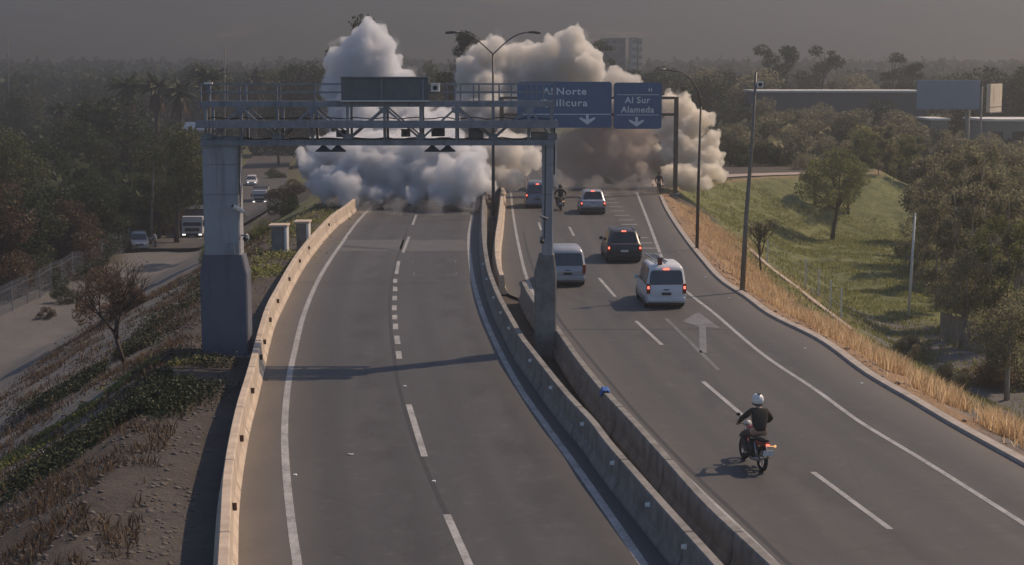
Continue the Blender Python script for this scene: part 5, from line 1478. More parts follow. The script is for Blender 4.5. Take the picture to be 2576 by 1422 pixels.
for px,py,Yd,lab,kd,lf in [
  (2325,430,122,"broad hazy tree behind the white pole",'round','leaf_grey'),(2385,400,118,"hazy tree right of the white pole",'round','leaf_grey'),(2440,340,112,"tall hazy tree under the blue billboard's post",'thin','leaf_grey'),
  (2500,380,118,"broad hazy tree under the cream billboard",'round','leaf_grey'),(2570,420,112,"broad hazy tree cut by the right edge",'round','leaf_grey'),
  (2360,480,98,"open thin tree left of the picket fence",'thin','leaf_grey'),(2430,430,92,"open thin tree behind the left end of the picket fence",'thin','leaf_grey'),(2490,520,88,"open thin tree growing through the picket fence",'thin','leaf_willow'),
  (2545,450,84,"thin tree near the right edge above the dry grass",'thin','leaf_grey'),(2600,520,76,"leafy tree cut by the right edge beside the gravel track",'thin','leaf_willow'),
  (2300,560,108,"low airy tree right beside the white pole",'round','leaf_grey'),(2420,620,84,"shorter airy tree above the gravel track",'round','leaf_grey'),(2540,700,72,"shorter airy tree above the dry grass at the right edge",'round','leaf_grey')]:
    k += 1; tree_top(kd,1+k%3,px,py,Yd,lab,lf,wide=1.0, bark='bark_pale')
q = T(1918,690)
tree('bare',2,q, 4.2,"small nearly bare sapling at the foot of the right slope",'leaf_grey',name="sapling",bark='twig')
q = T(315,912)
tree('bare',1,q, 5.1,"bare leaning tree standing alone on the left slope",'leaf_brown',bark='twig',rz=.2,wide=1.2)
q = T(287,800)
tree('bushy',2,q, 3.6,"tan dry feathery bush behind the bare leaning tree",'leaf_tan',wide=.75,cat="bush")
for px,py,h,lab,lf in [(238,700,2.2,"dark round bush at the foot of the chain link fence","leaf_dark"),(165,762,1.6,"low olive bush on the verge of the gravel track","leaf_dark"),(120,800,1.0,"small brown bush beside the gravel track","leaf_brown"),
                       (560,660,2.0,"green bush right behind the left gantry pillar","leaf_willow"),(660,600,1.6,"green bush beside the concrete cabinets","leaf_willow"),(720,540,2.4,"dark bush below the left smoke cloud","leaf_dark"),(690,450,2.4,"dark bush near the small white truck","leaf_dark"),
                       (330,780,1.3,"low brown weed bush right of the tan bush","leaf_brown"),(2390,965,1.2,"small grey green bush on the right gravel track","leaf_grey"),(2300,900,1.4,"olive bush in front of the picket fence's left end","leaf_grey"),(2515,975,2.4,"pale dry twiggy bush near the right edge","leaf_tan")]:
    tree('bushy',1+len(lab)%3,T(px,py),h,lab,lf,cat="bush")
for px,py,Yd,lab,kd,lf in [(1940,238,238,"tree overlapping the left part of the long white roof",'round','leaf_grey'),(2010,252,235,"rounded tree in front of the left half of the long wall",'dense','leaf_grey'),(2075,244,240,"tree breaking the line of the long white roof at its middle",'round','leaf_grey'),
  (2140,258,236,"dull tree in front of the right half of the long wall",'dense','leaf_grey'),(2205,246,240,"dull tree left of the blue billboard in front of the long wall",'round','leaf_dark'),(2268,262,230,"tree just left below the blue billboard",'dense','leaf_grey'),
  (2350,310,198,"tree below the left half of the blue billboard",'round','leaf_grey'),(2400,325,190,"tree left of the blue billboard's post",'dense','leaf_grey'),(2470,318,186,"tree right of the blue billboard's post",'round','leaf_grey'),(2545,345,180,"tree in front of the pale grey two storey building",'dense','leaf_grey'),
  (1870,262,246,"tree above the ramp left of the camera mast",'round','leaf_dark'),(1815,240,250,"tree right behind the slim lamp post",'dense','leaf_dark')]:
    k += 1; tree_top(kd,1+k%3,px,py,Yd,lab,lf,wide=1.15)
for px,py,Yd,lab,kd,lf in [
  (2050,395,150,"leafy tree left behind the willow like tree on the lawn",'round','leaf_willow'),(2135,385,150,"leafy tree right behind the willow like tree on the lawn",'round','leaf_willow'),(2190,300,176,"tall sunlit feathery tree at the middle of the right clump",'dense','leaf_willow'),
  (2255,320,178,"tall sunlit tree at the right side of the right clump",'dense','leaf_grey'),(2300,380,160,"sunlit tree joining the clump to the hazy trees",'dense','leaf_willow'),(2110,340,182,"olive tree at the back of the right clump",'dense','leaf_grey'),
  (2350,360,140,"tall hazy tree above the shaded lawn",'dense','leaf_grey'),(2410,390,130,"hazy tree filling the gap under the blue billboard",'thin','leaf_grey'),(2470,360,132,"full hazy tree right under the billboard posts",'thin','leaf_grey'),(2530,370,126,"full hazy tree at the right edge below the pale building",'thin','leaf_grey'),
  (2590,400,104,"full tree partly outside the right edge",'thin','leaf_grey'),(2500,560,100,"full olive tree above the picket fence",'thin','leaf_grey'),(2570,640,90,"full olive tree at the right edge beside the picket fence",'thin','leaf_grey')]:
    k += 1; tree_top(kd,1+k%3,px,py,Yd,lab,lf,wide=1.1)
for k,(px,py,h,lab) in enumerate([(10,745,3.2,"brown bush against the left end of the chain link fence"),(55,730,3.6,"tall brown bush behind the chain link fence near the left edge"),(100,712,3.0,"dark bush behind the chain link fence left of its middle"),(145,690,3.8,"tall dark bush behind the middle of the chain link fence"),
  (190,668,3.2,"dark bush behind the chain link fence right of its middle"),(232,652,3.6,"brown bush behind the chain link fence near its right part"),(275,636,3.0,"dark bush near the right end of the chain link fence"),(318,612,2.6,"low dark bush left behind the parked silver car"),(410,590,3.4,"dark bush right behind the parked silver car"),
  (350,598,3.2,"dark bush at the foot of the leaning utility pole"),(440,585,3.6,"dark bush left of the white cab truck"),(560,560,3.0,"dark bush between the gantry pillar and the small white truck"),(730,500,3.0,"dark bush on the bank below the left smoke")]):
    tree('bushy',1+k%3,T(px,py),h,lab,('leaf_brown','leaf_dark')[k%2],cat="bush",wide=1.2)
for k,(px,py,Yd,lab) in enumerate([(1835,345,172,"dark bush right behind the start of the pale ramp edge"),(1880,352,175,"dark bush behind the pale ramp edge beside the mast"),(1925,345,173,"dark bush behind the middle of the pale ramp edge"),(1965,360,172,"dark bush behind the right part of the pale ramp edge"),(2020,385,166,"olive bush at the right end of the pale ramp edge"),(2060,440,160,"dull olive bush below the right end of the pale ramp edge"),(1790,350,176,"dark bush behind the sunlit smoke's edge")]):
    tree_top('bushy',1+k%3,px,py,Yd,lab,'leaf_grey' if k>3 else 'leaf_dark',wide=.9,cat="bush")
# --- far woods, one mass
def wood(name, x0, x1, y0, y1, n, seed, hmin, hmax, label, mat):
    rs = np.random.RandomState(seed); Vs = []; Fs = []; tn = []; off_ = 0
    for i in range(n):
        yy = y0 + (y1-y0)*rs.uniform(0,1)**.7
        px = rs.uniform(x0, x1); q = onground(px, yy); h = rs.uniform(hmin, hmax); w = h*rs.uniform(.28,.5)
        m = 230 if yy < 600 else 130
        u = rs.normal(size=(m,3)); u /= np.linalg.norm(u,axis=1)[:,None]
        lob = 1 + .25*np.sin(u[:,0]*5 + i) * np.cos(u[:,2]*4 + i*2)
        C = np.array([q.x,q.y,q.z+h*.52]) + u*np.array([w,w,h*.5])*lob[:,None]*rs.uniform(.6,1,(m,1))
        V, Fc = leaves(rs, C, h*.20, 0, .7)
        Vs.append(V); Fs.append(Fc+off_); off_ += len(V); tn.append(np.repeat(np.clip(rs.uniform(.2,.8)+rs.uniform(-.25,.25,m),0,1),4))
    o = link(name, mesh_np(name, np.concatenate(Vs), np.concatenate(Fs), {"tone": np.concatenate(tn)}), mat)
    return tag(o, label, "woodland", None, "stuff")
wood("far_wood", -150, 1300, 430, 1000, 620, 1, 8, 15, "far dark woodland stretching below the hills at the left", M['leaf_dark'])
wood("far_wood", 1250, 2750, 400, 1000, 560, 2, 7, 12, "far dark woodland stretching below the hills at the right", M['leaf_dark'])
wood("thicket_undergrowth", -100, 560, 175, 420, 330, 3, 3.5, 8, "undergrowth and low trees filling the ground beyond the left thicket", M['leaf_dark'])
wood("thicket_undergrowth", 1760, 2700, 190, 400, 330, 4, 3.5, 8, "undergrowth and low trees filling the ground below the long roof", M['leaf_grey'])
wood("thicket_undergrowth", 560, 1300, 300, 430, 90, 5, 4, 8, "undergrowth behind the smoke in the middle", M['leaf_dark'])

# --- grasses and ground cover
def tufts(name, P, hts, w, lean, mat, seed, label, cat="grass"):
    rs = np.random.RandomState(seed); n = len(P)
    a = rs.uniform(0, 2*np.pi, n); L = rs.normal(size=(n,2))*lean
    dx = np.cos(a)*w*.5; dy = np.sin(a)*w*.5
    b0 = P - np.stack([dx,dy,np.full(n,.03)],1); b1 = P + np.stack([dx,dy,np.full(n,-.03)],1)
    mid = P + np.stack([L[:,0]*hts*.4, L[:,1]*hts*.4, hts*.6],1)
    tp = P + np.stack([L[:,0]*hts, L[:,1]*hts, hts],1)
    m1 = mid + np.stack([dx,dy,0*dx],1)*.7; m0 = mid - np.stack([dx,dy,0*dx],1)*.7
    V = np.concatenate([b0,b1,m1,m0,tp,tp+[.004,0,0]]); i = np.arange(n)
    Fc = np.concatenate([np.stack([i,i+n,i+2*n,i+3*n],1), np.stack([i+3*n,i+2*n,i+5*n,i+4*n],1)])
    tone = rs.uniform(0,1,n)
    o = link(name, mesh_np(name, V, Fc, {"tone": np.tile(tone,6)}), mat)
    return tag(o, label, cat, None, "stuff")
def scatter_right(n, y0, y1, d0, d1, seed, clump=.0, power=1.0):
    rs = np.random.RandomState(seed)
    yy = y0 + (y1-y0)*rs.uniform(0,1,n)**power
    dd = d0 + (d1-d0)*rs.beta(1.6,1.6,n)
    xx = KB(yy) + .35 + dd
    keep = vnoise(xx,yy,1.3,9) + .6*vnoise(xx,yy,.5,8) > clump - .5
    xx, yy = xx[keep], yy[keep]
    zz = height(xx,yy)
    return np.stack([xx,yy,zz],1)
P = scatter_right(60000, 20, 124, .9, 3.6, 1, .38, 1.15)
rs = np.random.RandomState(2)
tufts("dry_grass", P, rs.uniform(.25,.85,len(P))*np.interp(P[:,1],[30,60,125],[1.05,.8,.45]), .028, .30, M['straw'], 3, "tall dry straw grass along the right verge")
P = scatter_right(26000, 20, 124, .3, 7.5, 11, .62, 1.1)
tufts("dry_grass", P, rs.uniform(.08,.35,len(P)), .03, .5, M['straw'], 4, "short dry weeds scattered down the right slope")
P = scatter_right(80000, 55, 150, 2.2, 26, 12, .36, .8)
tufts("green_grass", P, rs.uniform(.08,.26,len(P)), .05, .5, M['blade'], 5, "green grass on the right slope and lawn", "grass")
def band(name, pts, w, n, size, mat, seed, label, lift=.12, clump=.45):
    rs = np.random.RandomState(seed)
    Q = [Vector(T(px,py)[:2]) for px,py in pts]
    seg = rs.randint(0, len(Q)-1, n); u = rs.uniform(0,1,n)
    A = np.array([tuple(Q[i]) for i in seg]); B = np.array([tuple(Q[i+1]) for i in seg])
    C = A + (B-A)*u[:,None] + rs.normal(size=(n,2))*w
    keep = vnoise(C[:,0],C[:,1],1.4,7) + .5*vnoise(C[:,0],C[:,1],.5,3) > clump-.5
    C = C[keep]; z_ = height(C[:,0],C[:,1]) + rs.uniform(0,1,len(C))**1.5*lift*3
    V, Fc = leaves(rs, np.stack([C[:,0],C[:,1],z_],1), size, 0, .8)
    o = link(name, mesh_np(name, V, Fc, {"tone": rs.uniform(0,1,len(C)).repeat(4)}), mat)
    return tag(o, label, "ground cover", None, "stuff")
band("ivy_foliage", [(530,925),(450,970),(370,1020),(270,1080),(150,1160),(20,1250)], .75, 45000, .085, M['ivy'], 1, "dark ivy carpet running diagonally down the left slope")
band("weed_foliage", [(500,700),(440,780),(400,840),(320,890),(200,960),(90,1040)], .9, 24000, .09, M['ivy'], 2, "band of green weeds along the foot of the left slope", clump=.5)
band("weed_foliage", [(420,900),(330,960),(230,1020),(100,1110),(0,1180)], .7, 12000, .10, M['blade'], 3, "olive weeds between the two darker bands on the left slope", .06, .55)
band("weed_foliage", [(640,700),(690,660),(740,600),(790,560),(840,520)], .9, 9000, .13, M['blade'], 4, "green weeds beside the left barrier below the smoke", .1)
def scatter_left(n, y0, y1, d0, d1, seed, clump):
    rs = np.random.RandomState(seed); yy = y0+(y1-y0)*rs.uniform(0,1,n)**1.3; xx = BL(yy)-.6-(d0+(d1-d0)*rs.uniform(0,1,n))
    keep = vnoise(xx,yy,1.1,12)+.6*vnoise(xx,yy,.4,5) > clump-.5
    xx, yy = xx[keep], yy[keep]; return np.stack([xx,yy,height(xx,yy)],1)
P = scatter_left(60000, 26, 110, 1.6, 14, 5, .50)
tufts("weed_grass", P, rs.uniform(.06,.30,len(P)), .035, .6, M['leaf_brown'], 6, "brown withered weeds over the left slope")
P = scatter_left(9000, 26, 110, 3, 14, 6, .62)
tufts("weed_grass", P, rs.uniform(.12,.45,len(P)), .022, .5, M['leaf_tan'], 7, "pale dead stalks dotted over the left slope")
# rubble and stones
def stones(name, P, r0, r1, mat, seed, label):
    rg = random.Random(seed); V = []; Fc = []
    base = [(0,0,1),(1,0,0),(0,1,0),(-1,0,0),(0,-1,0),(0,0,-1)]
    fc = [(0,1,2),(0,2,3),(0,3,4),(0,4,1),(5,2,1),(5,3,2),(5,4,3),(5,1,4)]
    for p in P:
        r = rg.uniform(r0,1)**3*(r1-r0)+r0; n = len(V); a = rg.uniform(0,6.28)
        for b in base:
            x_, y_ = b[0]*math.cos(a)-b[1]*math.sin(a), b[0]*math.sin(a)+b[1]*math.cos(a)
            k_ = rg.uniform(.7,1.25); V.append((p[0]+x_*r*k_*1.2, p[1]+y_*r*k_, p[2]+b[2]*r*.6*k_))
        Fc += [tuple(i+n for i in f) for f in fc]
    o = link(name, mesh_np(name, V, Fc), mat); return tag(o, label, "gravel", None, "stuff")
M['stone'] = simple("grey_stone", (.15,.13,.115), (.07,.06,.055), 3, .9, bump=.3)
P = scatter_left(26000, 26, 110, .5, 15, 8, .30)
stones("rubble_gravel", P, .012, .11, M['stone'], 1, "loose grey rubble over the left verge and slope")
P = scatter_right(2600, 22, 124, .1, 2.4, 14, .4)
stones("verge_gravel", P, .02, .12, simple("tan_stone",(.40,.29,.21),(.26,.18,.13),3,.9,bump=.3), 2, "tan stones and clods beside the right kerb")

# ---------------------------------------------------------------- fences, drain, cabinets
def along(pts, step):
    P = [Vector(T(*p)[:2]) for p in pts]; out = [P[0]]; carry = 0
    for a, b in zip(P[:-1], P[1:]):
        L = (b-a).length; s = step-carry
        while s <= L: out.append(a+(b-a)*s/L); s += step
        carry = L-(s-step)
    return out
def wire_fence(pts, step, h, label, nw, mat, mesh=None, name="wire_fence"):
    e = empty(name, (0,0,0), label=label, cat="fence")
    Q = [Vector((p.x,p.y,hz(p.x,p.y))) for p in along(pts, step)]
    for q in Q: MB().tube([q-Vector((0,0,.3)), q+Vector((0,0,h))], .045, 6).build("post", mat, e)
    for k in range(nw):
        z_ = h*(k+.6)/nw; mb = MB()
        for a, b in zip(Q[:-1], Q[1:]): mb.bar(a+Vector((0,0,z_)), b+Vector((0,0,z_)), .014)
        mb.build("wire", M['steel'], e)
    if mesh:
        mb = MB()
        for a, b in zip(Q[:-1], Q[1:]):
            n = int((b-a).length/mesh)
            for i in range(n):
                p = a+(b-a)*i/n; mb.bar(p+Vector((0,0,.05)), p+(b-a)/n*3+Vector((0,0,h)), .012); mb.bar(p+(b-a)/n*3+Vector((0,0,.05)), p+Vector((0,0,h)), .012)
        mb.build("mesh", M['steel'], e)
    return e
wire_fence([(1930,668),(1957,683),(2030,722),(2080,765),(2134,822)], 5.2, 1.7, "wire fence with thin pale posts at the foot of the right slope", 4, M['white_plastic'])
wire_fence([(-60,842),(60,770),(160,718),(250,668),(335,628)], 4.0, 2.3, "grey chain link fence along the thicket at the left", 2, M['steel'], .22, "chain_link_fence")
P = [Vector(T(*p)) for p in [(1872,618),(1905,648),(1942,681),(2000,724),(2060,772),(2100,802),(2142,834)]]
mb = MB()
for a, b in zip(P[:-1], P[1:]): mb.bar(a+Vector((0,0,.06)), b+Vector((0,0,.06)), .22, .16)
tag(mb.build("drain_channel", M['concrete'], None), "pale concrete drain edge running down the right slope", "drain", None, "structure")
pf = empty("picket_fence", (0,0,0), label="pale picket fence under the hazy trees at the right", cat="fence")
Q = [Vector((p.x,p.y,hz(p.x,p.y))) for p in along([(2365,850),(2420,872),(2480,900),(2560,940)], .20)]
mb = MB()
for q in Q: mb.box(q.x-.03,q.x+.03,q.y-.01,q.y+.01,q.z-.1,q.z+1.55)
mb.build("pales", M['bark_pale'], pf)
for z_ in (.4,1.25):
    mb = MB()
    for a, b in zip(Q[:-1], Q[1:]): mb.bar(a+Vector((0,.03,z_)), b+Vector((0,.03,z_)), .03, .07)
    mb.build("rail", M['bark_pale'], pf)
def cabinet(px0, px1, py0, py1, Yd, label):
    q = T((px0+px1)/2, py1); s_ = FPX/q.y; w = (px1-px0)/s_; ztop = at(1288,py0,q.y).z
    e = empty("concrete_cabinet", (q.x,q.y,q.z), label=label, cat="cabinet")
    h = ztop-q.z
    MB().box(-w/2,w/2,0,1.0,-.5,h-.12).build("body_shell", M['concrete_grey'], e, bevel=.02)
    MB().box(-w/2-.15,w/2+.08,-.12,1.12,h-.117,h).build("top_slab", M['concrete'], e, bevel=.015)
    MB().box(w*.5-.10,w*.5+.03,-.02,.9,.1,h-.122).build("sunlit_edge", M['white_plastic'], e)  # white strip stands in for the sunlit right edge of the block
cabinet(683,721,566,640,104,"nearer pale concrete cabinet beyond the left barrier")
cabinet(746,776,557,630,109,"farther narrow concrete cabinet beyond the left barrier")

# ---------------------------------------------------------------- buildings and billboards
def house(px0, px1, pyt, Yd, dep, label, wall, roof, name="house", cat="house", nwin=3, flat=True, floors=1):
    a = onground(px0, Yd); b = onground(px1, Yd); zt_ = at(1288, pyt, a.y).z; z0 = min(a.z,b.z)-.5
    e = empty(name, (a.x, a.y, z0), label=label, cat=cat); W = b.x-a.x; H = zt_-z0
    MB().box(0,W,0,dep,0,H-.3).build("wall", wall, e)
    if flat: MB().box(-.3,W+.3,-.3,dep+.3,H-.297,H).build("roof", roof, e)
    else: MB().add([(-.4,-.4,H-.6),(W+.4,-.4,H-.6),(W+.4,dep+.4,H-.6),(-.4,dep+.4,H-.6),(-.4,dep/2,H+.9),(W+.4,dep/2,H+.9)],[(0,1,5,4),(2,3,4,5),(0,4,3),(1,2,5),(3,2,1,0)]).build("roof", roof, e)
    for f in range(floors):
        zc = (H-.3)*(f+.55)/floors; hh = min(.6, (H-.3)/floors*.25)
        for k_ in range(nwin):
            xc = W*(k_+.5)/nwin; ww = W/nwin*.28
            wd = MB().box(xc-ww,xc+ww,-.05,-.003,zc-hh,zc+hh).build("window", M['glass'], e)
            MB().box(xc-ww-.08,xc+ww+.08,-.09,-.003,zc-hh-.12,zc-hh-.003).build("sill", M['white_plastic'], wd)
    return e
M['wall_pale'] = simple("pale_render", (.26,.25,.24), (.20,.195,.19), .6, .9); M['wall_blue'] = simple("blue_grey_cladding", (.115,.115,.12), (.09,.09,.095), .5, .7)
M['roof_white'] = simple("white_roof_sheet", (.78,.76,.72), (.66,.64,.61), .5, .6); M['wall_brown'] = simple("brown_brick_wall", (.16,.085,.065), (.11,.06,.05), 1.5, .9)
M['roof_blue'] = simple("blue_metal_roof", (.10,.16,.27), (.08,.12,.21), .5, .6)
house(1905,2330,228,255,14,"long low warehouse with a bright white roof edge behind the right trees",M['wall_blue'],M['roof_white'],"warehouse","warehouse",6)
house(2478,2640,300,215,10,"pale grey two storey building below the cream billboard at the right edge",M['wall_pale'],M['roof_white'],"building","building",3,True,2)
house(2340,2382,298,235,8,"small building with a white roof below the blue billboard",M['wall_pale'],M['roof_white'])
house(2275,2330,408,205,6,"small grey shed beside the feathery trees on the right",M['wall_pale'],M['roof_white'],"shed","shed",2)
house(462,512,322,285,9,"house with a blue metal roof behind the palms",M['wall_pale'],M['roof_blue'],flat=False)
house(46,88,372,300,6,"small grey house at the left end of the brown wall",M['wall_pale'],M['steel'],flat=False,nwin=2)
e = empty("brick_wall", tuple(onground(60,318)), label="long low reddish brown wall in front of a pale yard at the left", cat="wall")
w_ = onground(245,318).x - onground(60,318).x
MB().box(0,w_,0,.3,-.6,1.25).build("wall_body", M['wall_brown'], e); MB().box(-.05,w_+.05,-.05,.35,1.253,1.36).build("coping", M['wall_pale'], e)
for px0,px1,pyt,Yd,lab in [(300,322,193,620,"far pale house roof left of the palms"),(575,592,222,520,"far pale house behind the left end of the gantry"),(170,184,205,640,"far pale house above the domed tree's left side"),
                           (1660,1700,188,560,"far white roofed house right of the apartment towers"),(1770,1784,190,700,"far small white house between the right lamp posts"),(2175,2200,172,760,"far pale house above the long white roof"),(1055,1068,185,600,"far pale house in the gap between the smoke columns")]:
    house(px0,px1,pyt,Yd,8,lab,M['wall_pale'],M['roof_white'],nwin=2)
# apartment towers on the skyline
def tower(px0, px1, pyt, Yd, dep, label, wall):
    e = house(px0,px1,pyt,Yd,dep,label,wall,M['wall_pale'],"apartment_tower","apartment tower",3,True,9); return e
M['tower_pale'] = simple("tower_pale_render", (.62,.60,.56), (.5,.48,.45), .1, .9); M['tower_dark'] = simple("tower_grey_render", (.17,.18,.19), (.13,.14,.15), .1, .9)
tower(1516,1572,96,560,16,"wide grey apartment block left of the two pale slabs",M['tower_dark'])
tower(1588,1601,95,552,14,"left one of the two pale apartment slabs on the skyline",M['tower_pale'])
tower(1605,1614,97,554,14,"right one of the two pale apartment slabs on the skyline",M['tower_pale'])
# billboards
def billboard(px0, px1, py0, py1, ppx, Yd, label, face, tilt, pr=.3, wide=1.0):
    q = onground(ppx, Yd); s_ = FPX/Yd
    e = empty("billboard", tuple(q), rad(tilt), label, "billboard")
    w = (px1-px0)/s_*wide; zc0 = at(1288,py1,q.y).z-q.z; zc1 = at(1288,py0,q.y).z-q.z; x0 = (px0-ppx)/s_*wide
    MB().box(x0,x0+w,-.35,.15,zc0,zc1).build("panel", face, e, bevel=.02)
    MB().box(x0-.06,x0+w+.06,-.42,-.36,zc0-.10,zc0-.003).build("ledge", M['steel'], e)
    MB().tube([(0,.35,-.5),(0,.35,zc1-.3)], pr, 12).build("post", M['bark_pale'], e, True)
    MB().box(x0,x0+w,.155,.40,(zc0+zc1)/2-.15,(zc0+zc1)/2+.15).build("back_beam", M['steel_dark'], e)
    return e, x0, w, zc0, zc1
billboard(2302,2456,202,274,2431,200,"wide blank blue grey billboard on a pale post at the right", simple("blue_grey_panel",(.27,.31,.40),(.24,.28,.36),.3,.7), -4, .30)
e, x0, w, a0, a1 = billboard(2487,2549,212,284,2470,210,"sunlit cream billboard with a dark lower stripe near the right edge", simple("cream_poster",(.72,.62,.48),(.62,.53,.41),.8,.7), 60, .14, 2.0)
MB().box(x0+.02,x0+w-.02,-.365,-.352,a0+.62,a0+.72).build("dark_stripe", M['wall_brown'], e)
MB().box(x0+1.6,x0+1.9,-.362,-.352,a0+1.2,a1-.6).box(x0+2.1,x0+2.3,-.362,-.352,a0+1.4,a1-.9).build("faded_print", simple("faded_print",(.52,.40,.29),(.58,.46,.34),3,.8), e)
# ---------------------------------------------------------------- smoke
def smoke(name, label, blobs, seed, col, dens, aniso=.35, vox=.17, amp=1.0, zmin=0.03, fat=1.0):
    rng = random.Random(seed)
    mb = MB()
    for px, py, r, Yd in blobs:
        c = at(px, py, Yd); R = r / (FPX / Yd) * fat
        c.z = max(c.z, R*.55)
        mb.sphere(c, R, 14, 9)
        # smaller puffs rolled over each big one
        for k in range(9):
            a = rng.uniform(0, 2*math.pi); e = rng.uniform(-.6, 1.3)
            d_ = Vector((math.cos(a)*math.cos(e), math.sin(a)*math.cos(e), math.sin(e)))
            q = c + d_*R*rng.uniform(.75, 1.0); rr = R*rng.uniform(.26, .46)
            mb.sphere(q, rr, 10, 7)
    o = mb.build(name, None)
    rm = o.modifiers.new("r", 'REMESH'); rm.mode = 'VOXEL'; rm.voxel_size = vox
    sm = o.modifiers.new("s", 'SMOOTH'); sm.iterations = 1
    for i, (ty, size, st) in enumerate((('CLOUDS', 2.4, .8), ('VORONOI', 1.3, -.60), ('VORONOI', .60, -.36), ('CLOUDS', .30, .20))):
        tx = bpy.data.textures.new("smoke_%d" % i, ty)
        tx.noise_scale = size
        dm = o.modifiers.new("d%d" % i, 'DISPLACE'); dm.texture = tx; dm.strength = st*amp
        dm.mid_level = .5 if ty == 'CLOUDS' else .35; dm.texture_coords = 'GLOBAL'
    apply_mods(o)
    n = len(o.data.vertices); co = np.empty(n*3, np.float32); o.data.vertices.foreach_get("co", co)
    co = co.reshape(-1, 3)
    zf = height(co[:,0], co[:,1], True) + .15
    ins = sdf(co[:,0], co[:,1]) < .1
    co[:,2] = np.maximum(co[:,2], np.where(ins, zmin, zf))
    o.data.vertices.foreach_set("co", co.ravel()); o.data.update()
    t = NT(name)
    if dens:
        pv = t.n("ShaderNodeVolumePrincipled")
        pv.inputs["Color"].default_value = (*col, 1)
        pv.inputs["Density"].default_value = dens
        pv.inputs["Anisotropy"].default_value = aniso
        t.l(pv.outputs[0], t.out.inputs["Volume"])
    else:
        b = t.bsdf(col, 1.0)
        b.inputs["Subsurface Weight"].default_value = 1.0
        b.inputs["Subsurface Radius"].default_value = (1,1,1)
        b.inputs["Subsurface Scale"].default_value = .5
    o.data.materials.clear(); o.data.materials.append(t.m)
    o.data.polygons.foreach_set("use_smooth", [True]*len(o.data.polygons))
    tag(o, label, "smoke", "smoke clouds over the highway", "stuff")
    return o
SM_A = [(1200,460,34,116),(1222,440,26,117),(1235,480,22,116),(1060,440,60,118),(980,430,60,118),(900,430,60,118),(760,390,26,118),(790,455,30,117),(1060,385,60,119),(960,385,60,119),(860,375,50,119),(1140,380,50,119),(1200,400,36,118),(1110,490,34,115),(1180,495,26,114.5),(880,500,30,115.5),(775,420,38,118),(800,400,48,120),(850,410,65,121),(830,460,48,117),(880,470,45,116),(930,440,70,120),(1000,455,62,118),(1080,455,62,118),(1150,470,52,116),
        (1100,410,70,122),(1000,400,75,123),(900,390,70,123),(1180,440,48,115),(1130,430,40,115.5),(1205,470,32,115),(820,490,28,117),(950,490,34,116),(1040,495,34,116),
        (800,375,35,120),(930,330,80,126),(1020,330,80,127),(880,300,65,128),(1100,340,60,126),(1040,280,50,128),(1120,300,36,127),
        (930,85,40,130),(900,120,42,130),(950,120,48,130),(870,165,52,130),(930,180,72,130),(985,170,36,130),(1010,195,34,129),(850,220,48,130),(900,250,72,130),(980,250,66,129),(1035,220,18,128)]
SM_B = [(1250,118,32,138),(1215,150,44,139),(1180,185,42,138),(1270,165,55,139),(1340,150,42,139),(1395,125,36,139),(1440,92,34,138),(1450,140,46,138),(1480,175,46,137),(1400,185,60,139),(1320,210,70,139),(1220,230,72,138),
        (1180,290,50,135),(1250,310,70,135),(1330,300,70,135),(1300,380,52,124),(1250,400,50,122),(1315,420,34,121),(1500,215,40,139),(1545,200,26,139),(1585,205,24,139),(1605,230,22,139),(1410,260,60,139),(1252,440,34,119),(1290,455,30,119),(1335,400,32,120),(1270,380,50,121),(1500,280,60,140)]
SM_C = [(1430,385,50,137),(1480,370,62,138),(1550,375,66,138),(1610,400,56,138),(1440,440,36,136),(1500,435,48,137),(1570,440,46,137),(1625,445,34,136),(1520,310,60,139),(1600,320,60,139),(1400,400,30,136)]
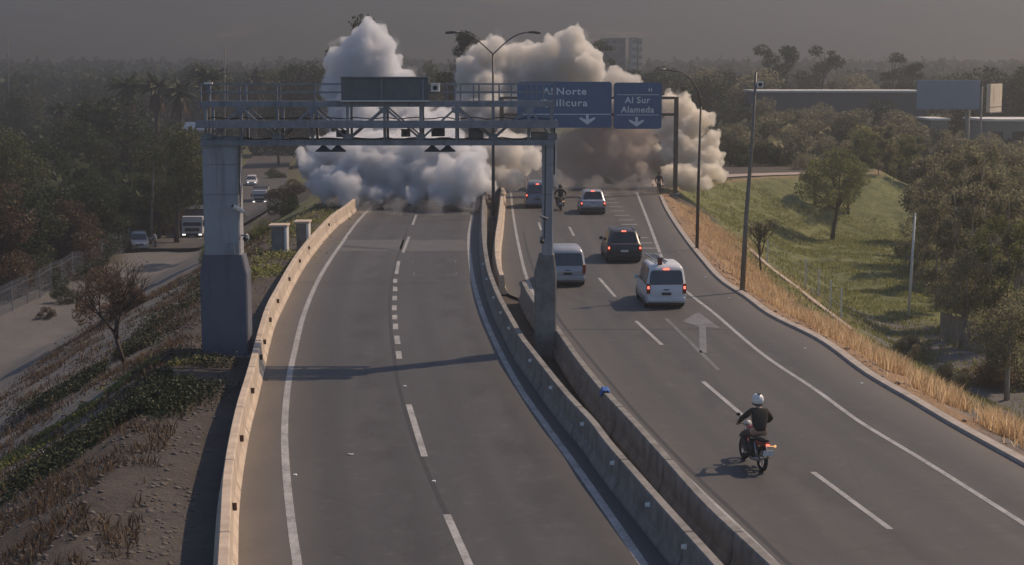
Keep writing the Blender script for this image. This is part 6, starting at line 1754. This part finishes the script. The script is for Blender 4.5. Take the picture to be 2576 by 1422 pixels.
SM_D = [(1808,395,22,136),(1812,440,20,134),(1760,470,26,133),(1720,250,24,141),(1770,300,26,139),(1690,265,36,141),(1725,275,34,140),(1745,320,38,139),(1700,330,50,140),(1690,400,55,138),(1740,395,50,137),(1780,400,34,136),(1790,345,24,137),(1770,440,36,135),(1735,450,38,134),(1783,468,22,132),(1800,425,20,134),(1690,440,34,134),(1800,370,18,137)]

smoke("smoke_cloud", "pale bluish white smoke cloud rolling over the left road behind the gantry", SM_A, 3, (.91,.92,.94), 2.2, amp=.85)
smoke("smoke_cloud", "tall pale smoke column rising behind the double arm lamp post", SM_B, 5, (.93,.91,.88), 2.3, amp=.9)
smoke("smoke_cloud", "brownish grey smoke bank under the blue direction signs", SM_C, 7, (.80,.73,.68), .8)
smoke("smoke_cloud", "sunlit cream smoke cloud spilling over the right embankment", SM_D, 9, (.985,.95,.89), 2.6)
smoke("smoke_veil", "thin veil of smoke drifting round the left smoke cloud", SM_A + [(850,512,26,113),(920,518,30,112),(1000,524,34,111),(1090,528,34,111),(1180,524,30,111)], 13, (.88,.89,.92), .16, vox=.3, amp=1.7, fat=1.16)
smoke("smoke_veil", "thin veil of smoke drifting round the tall middle column", SM_B, 15, (.88,.88,.89), .14, vox=.3, amp=1.7, fat=1.14)
smoke("smoke_veil", "thin brownish veil of smoke over the right road", SM_C + [(1420,470,30,130),(1500,470,34,129),(1580,470,34,129),(1640,460,30,131),(1370,420,30,130)], 17, (.80,.76,.73), .20, vox=.3, amp=1.6, fat=1.1)
smoke("smoke_veil", "thin cream veil of smoke at the edge of the right embankment", SM_D, 19, (.93,.90,.86), .16, vox=.3, amp=1.7, fat=1.14)
# ---------------------------------------------------------------- haze
hb = MB().box(-1700,1700,-80,3100,-30,135).build("haze", None)
t = NT("haze")
pv = t.n("ShaderNodeVolumePrincipled")
pv.inputs["Color"].default_value = (.345,.35,.36,1)
pv.inputs["Density"].default_value = 0.0015
pv.inputs["Anisotropy"].default_value = 0.62
t.l(pv.outputs[0], t.out.inputs["Volume"])
hb.data.materials.append(t.m)
tag(hb, kind="stuff")
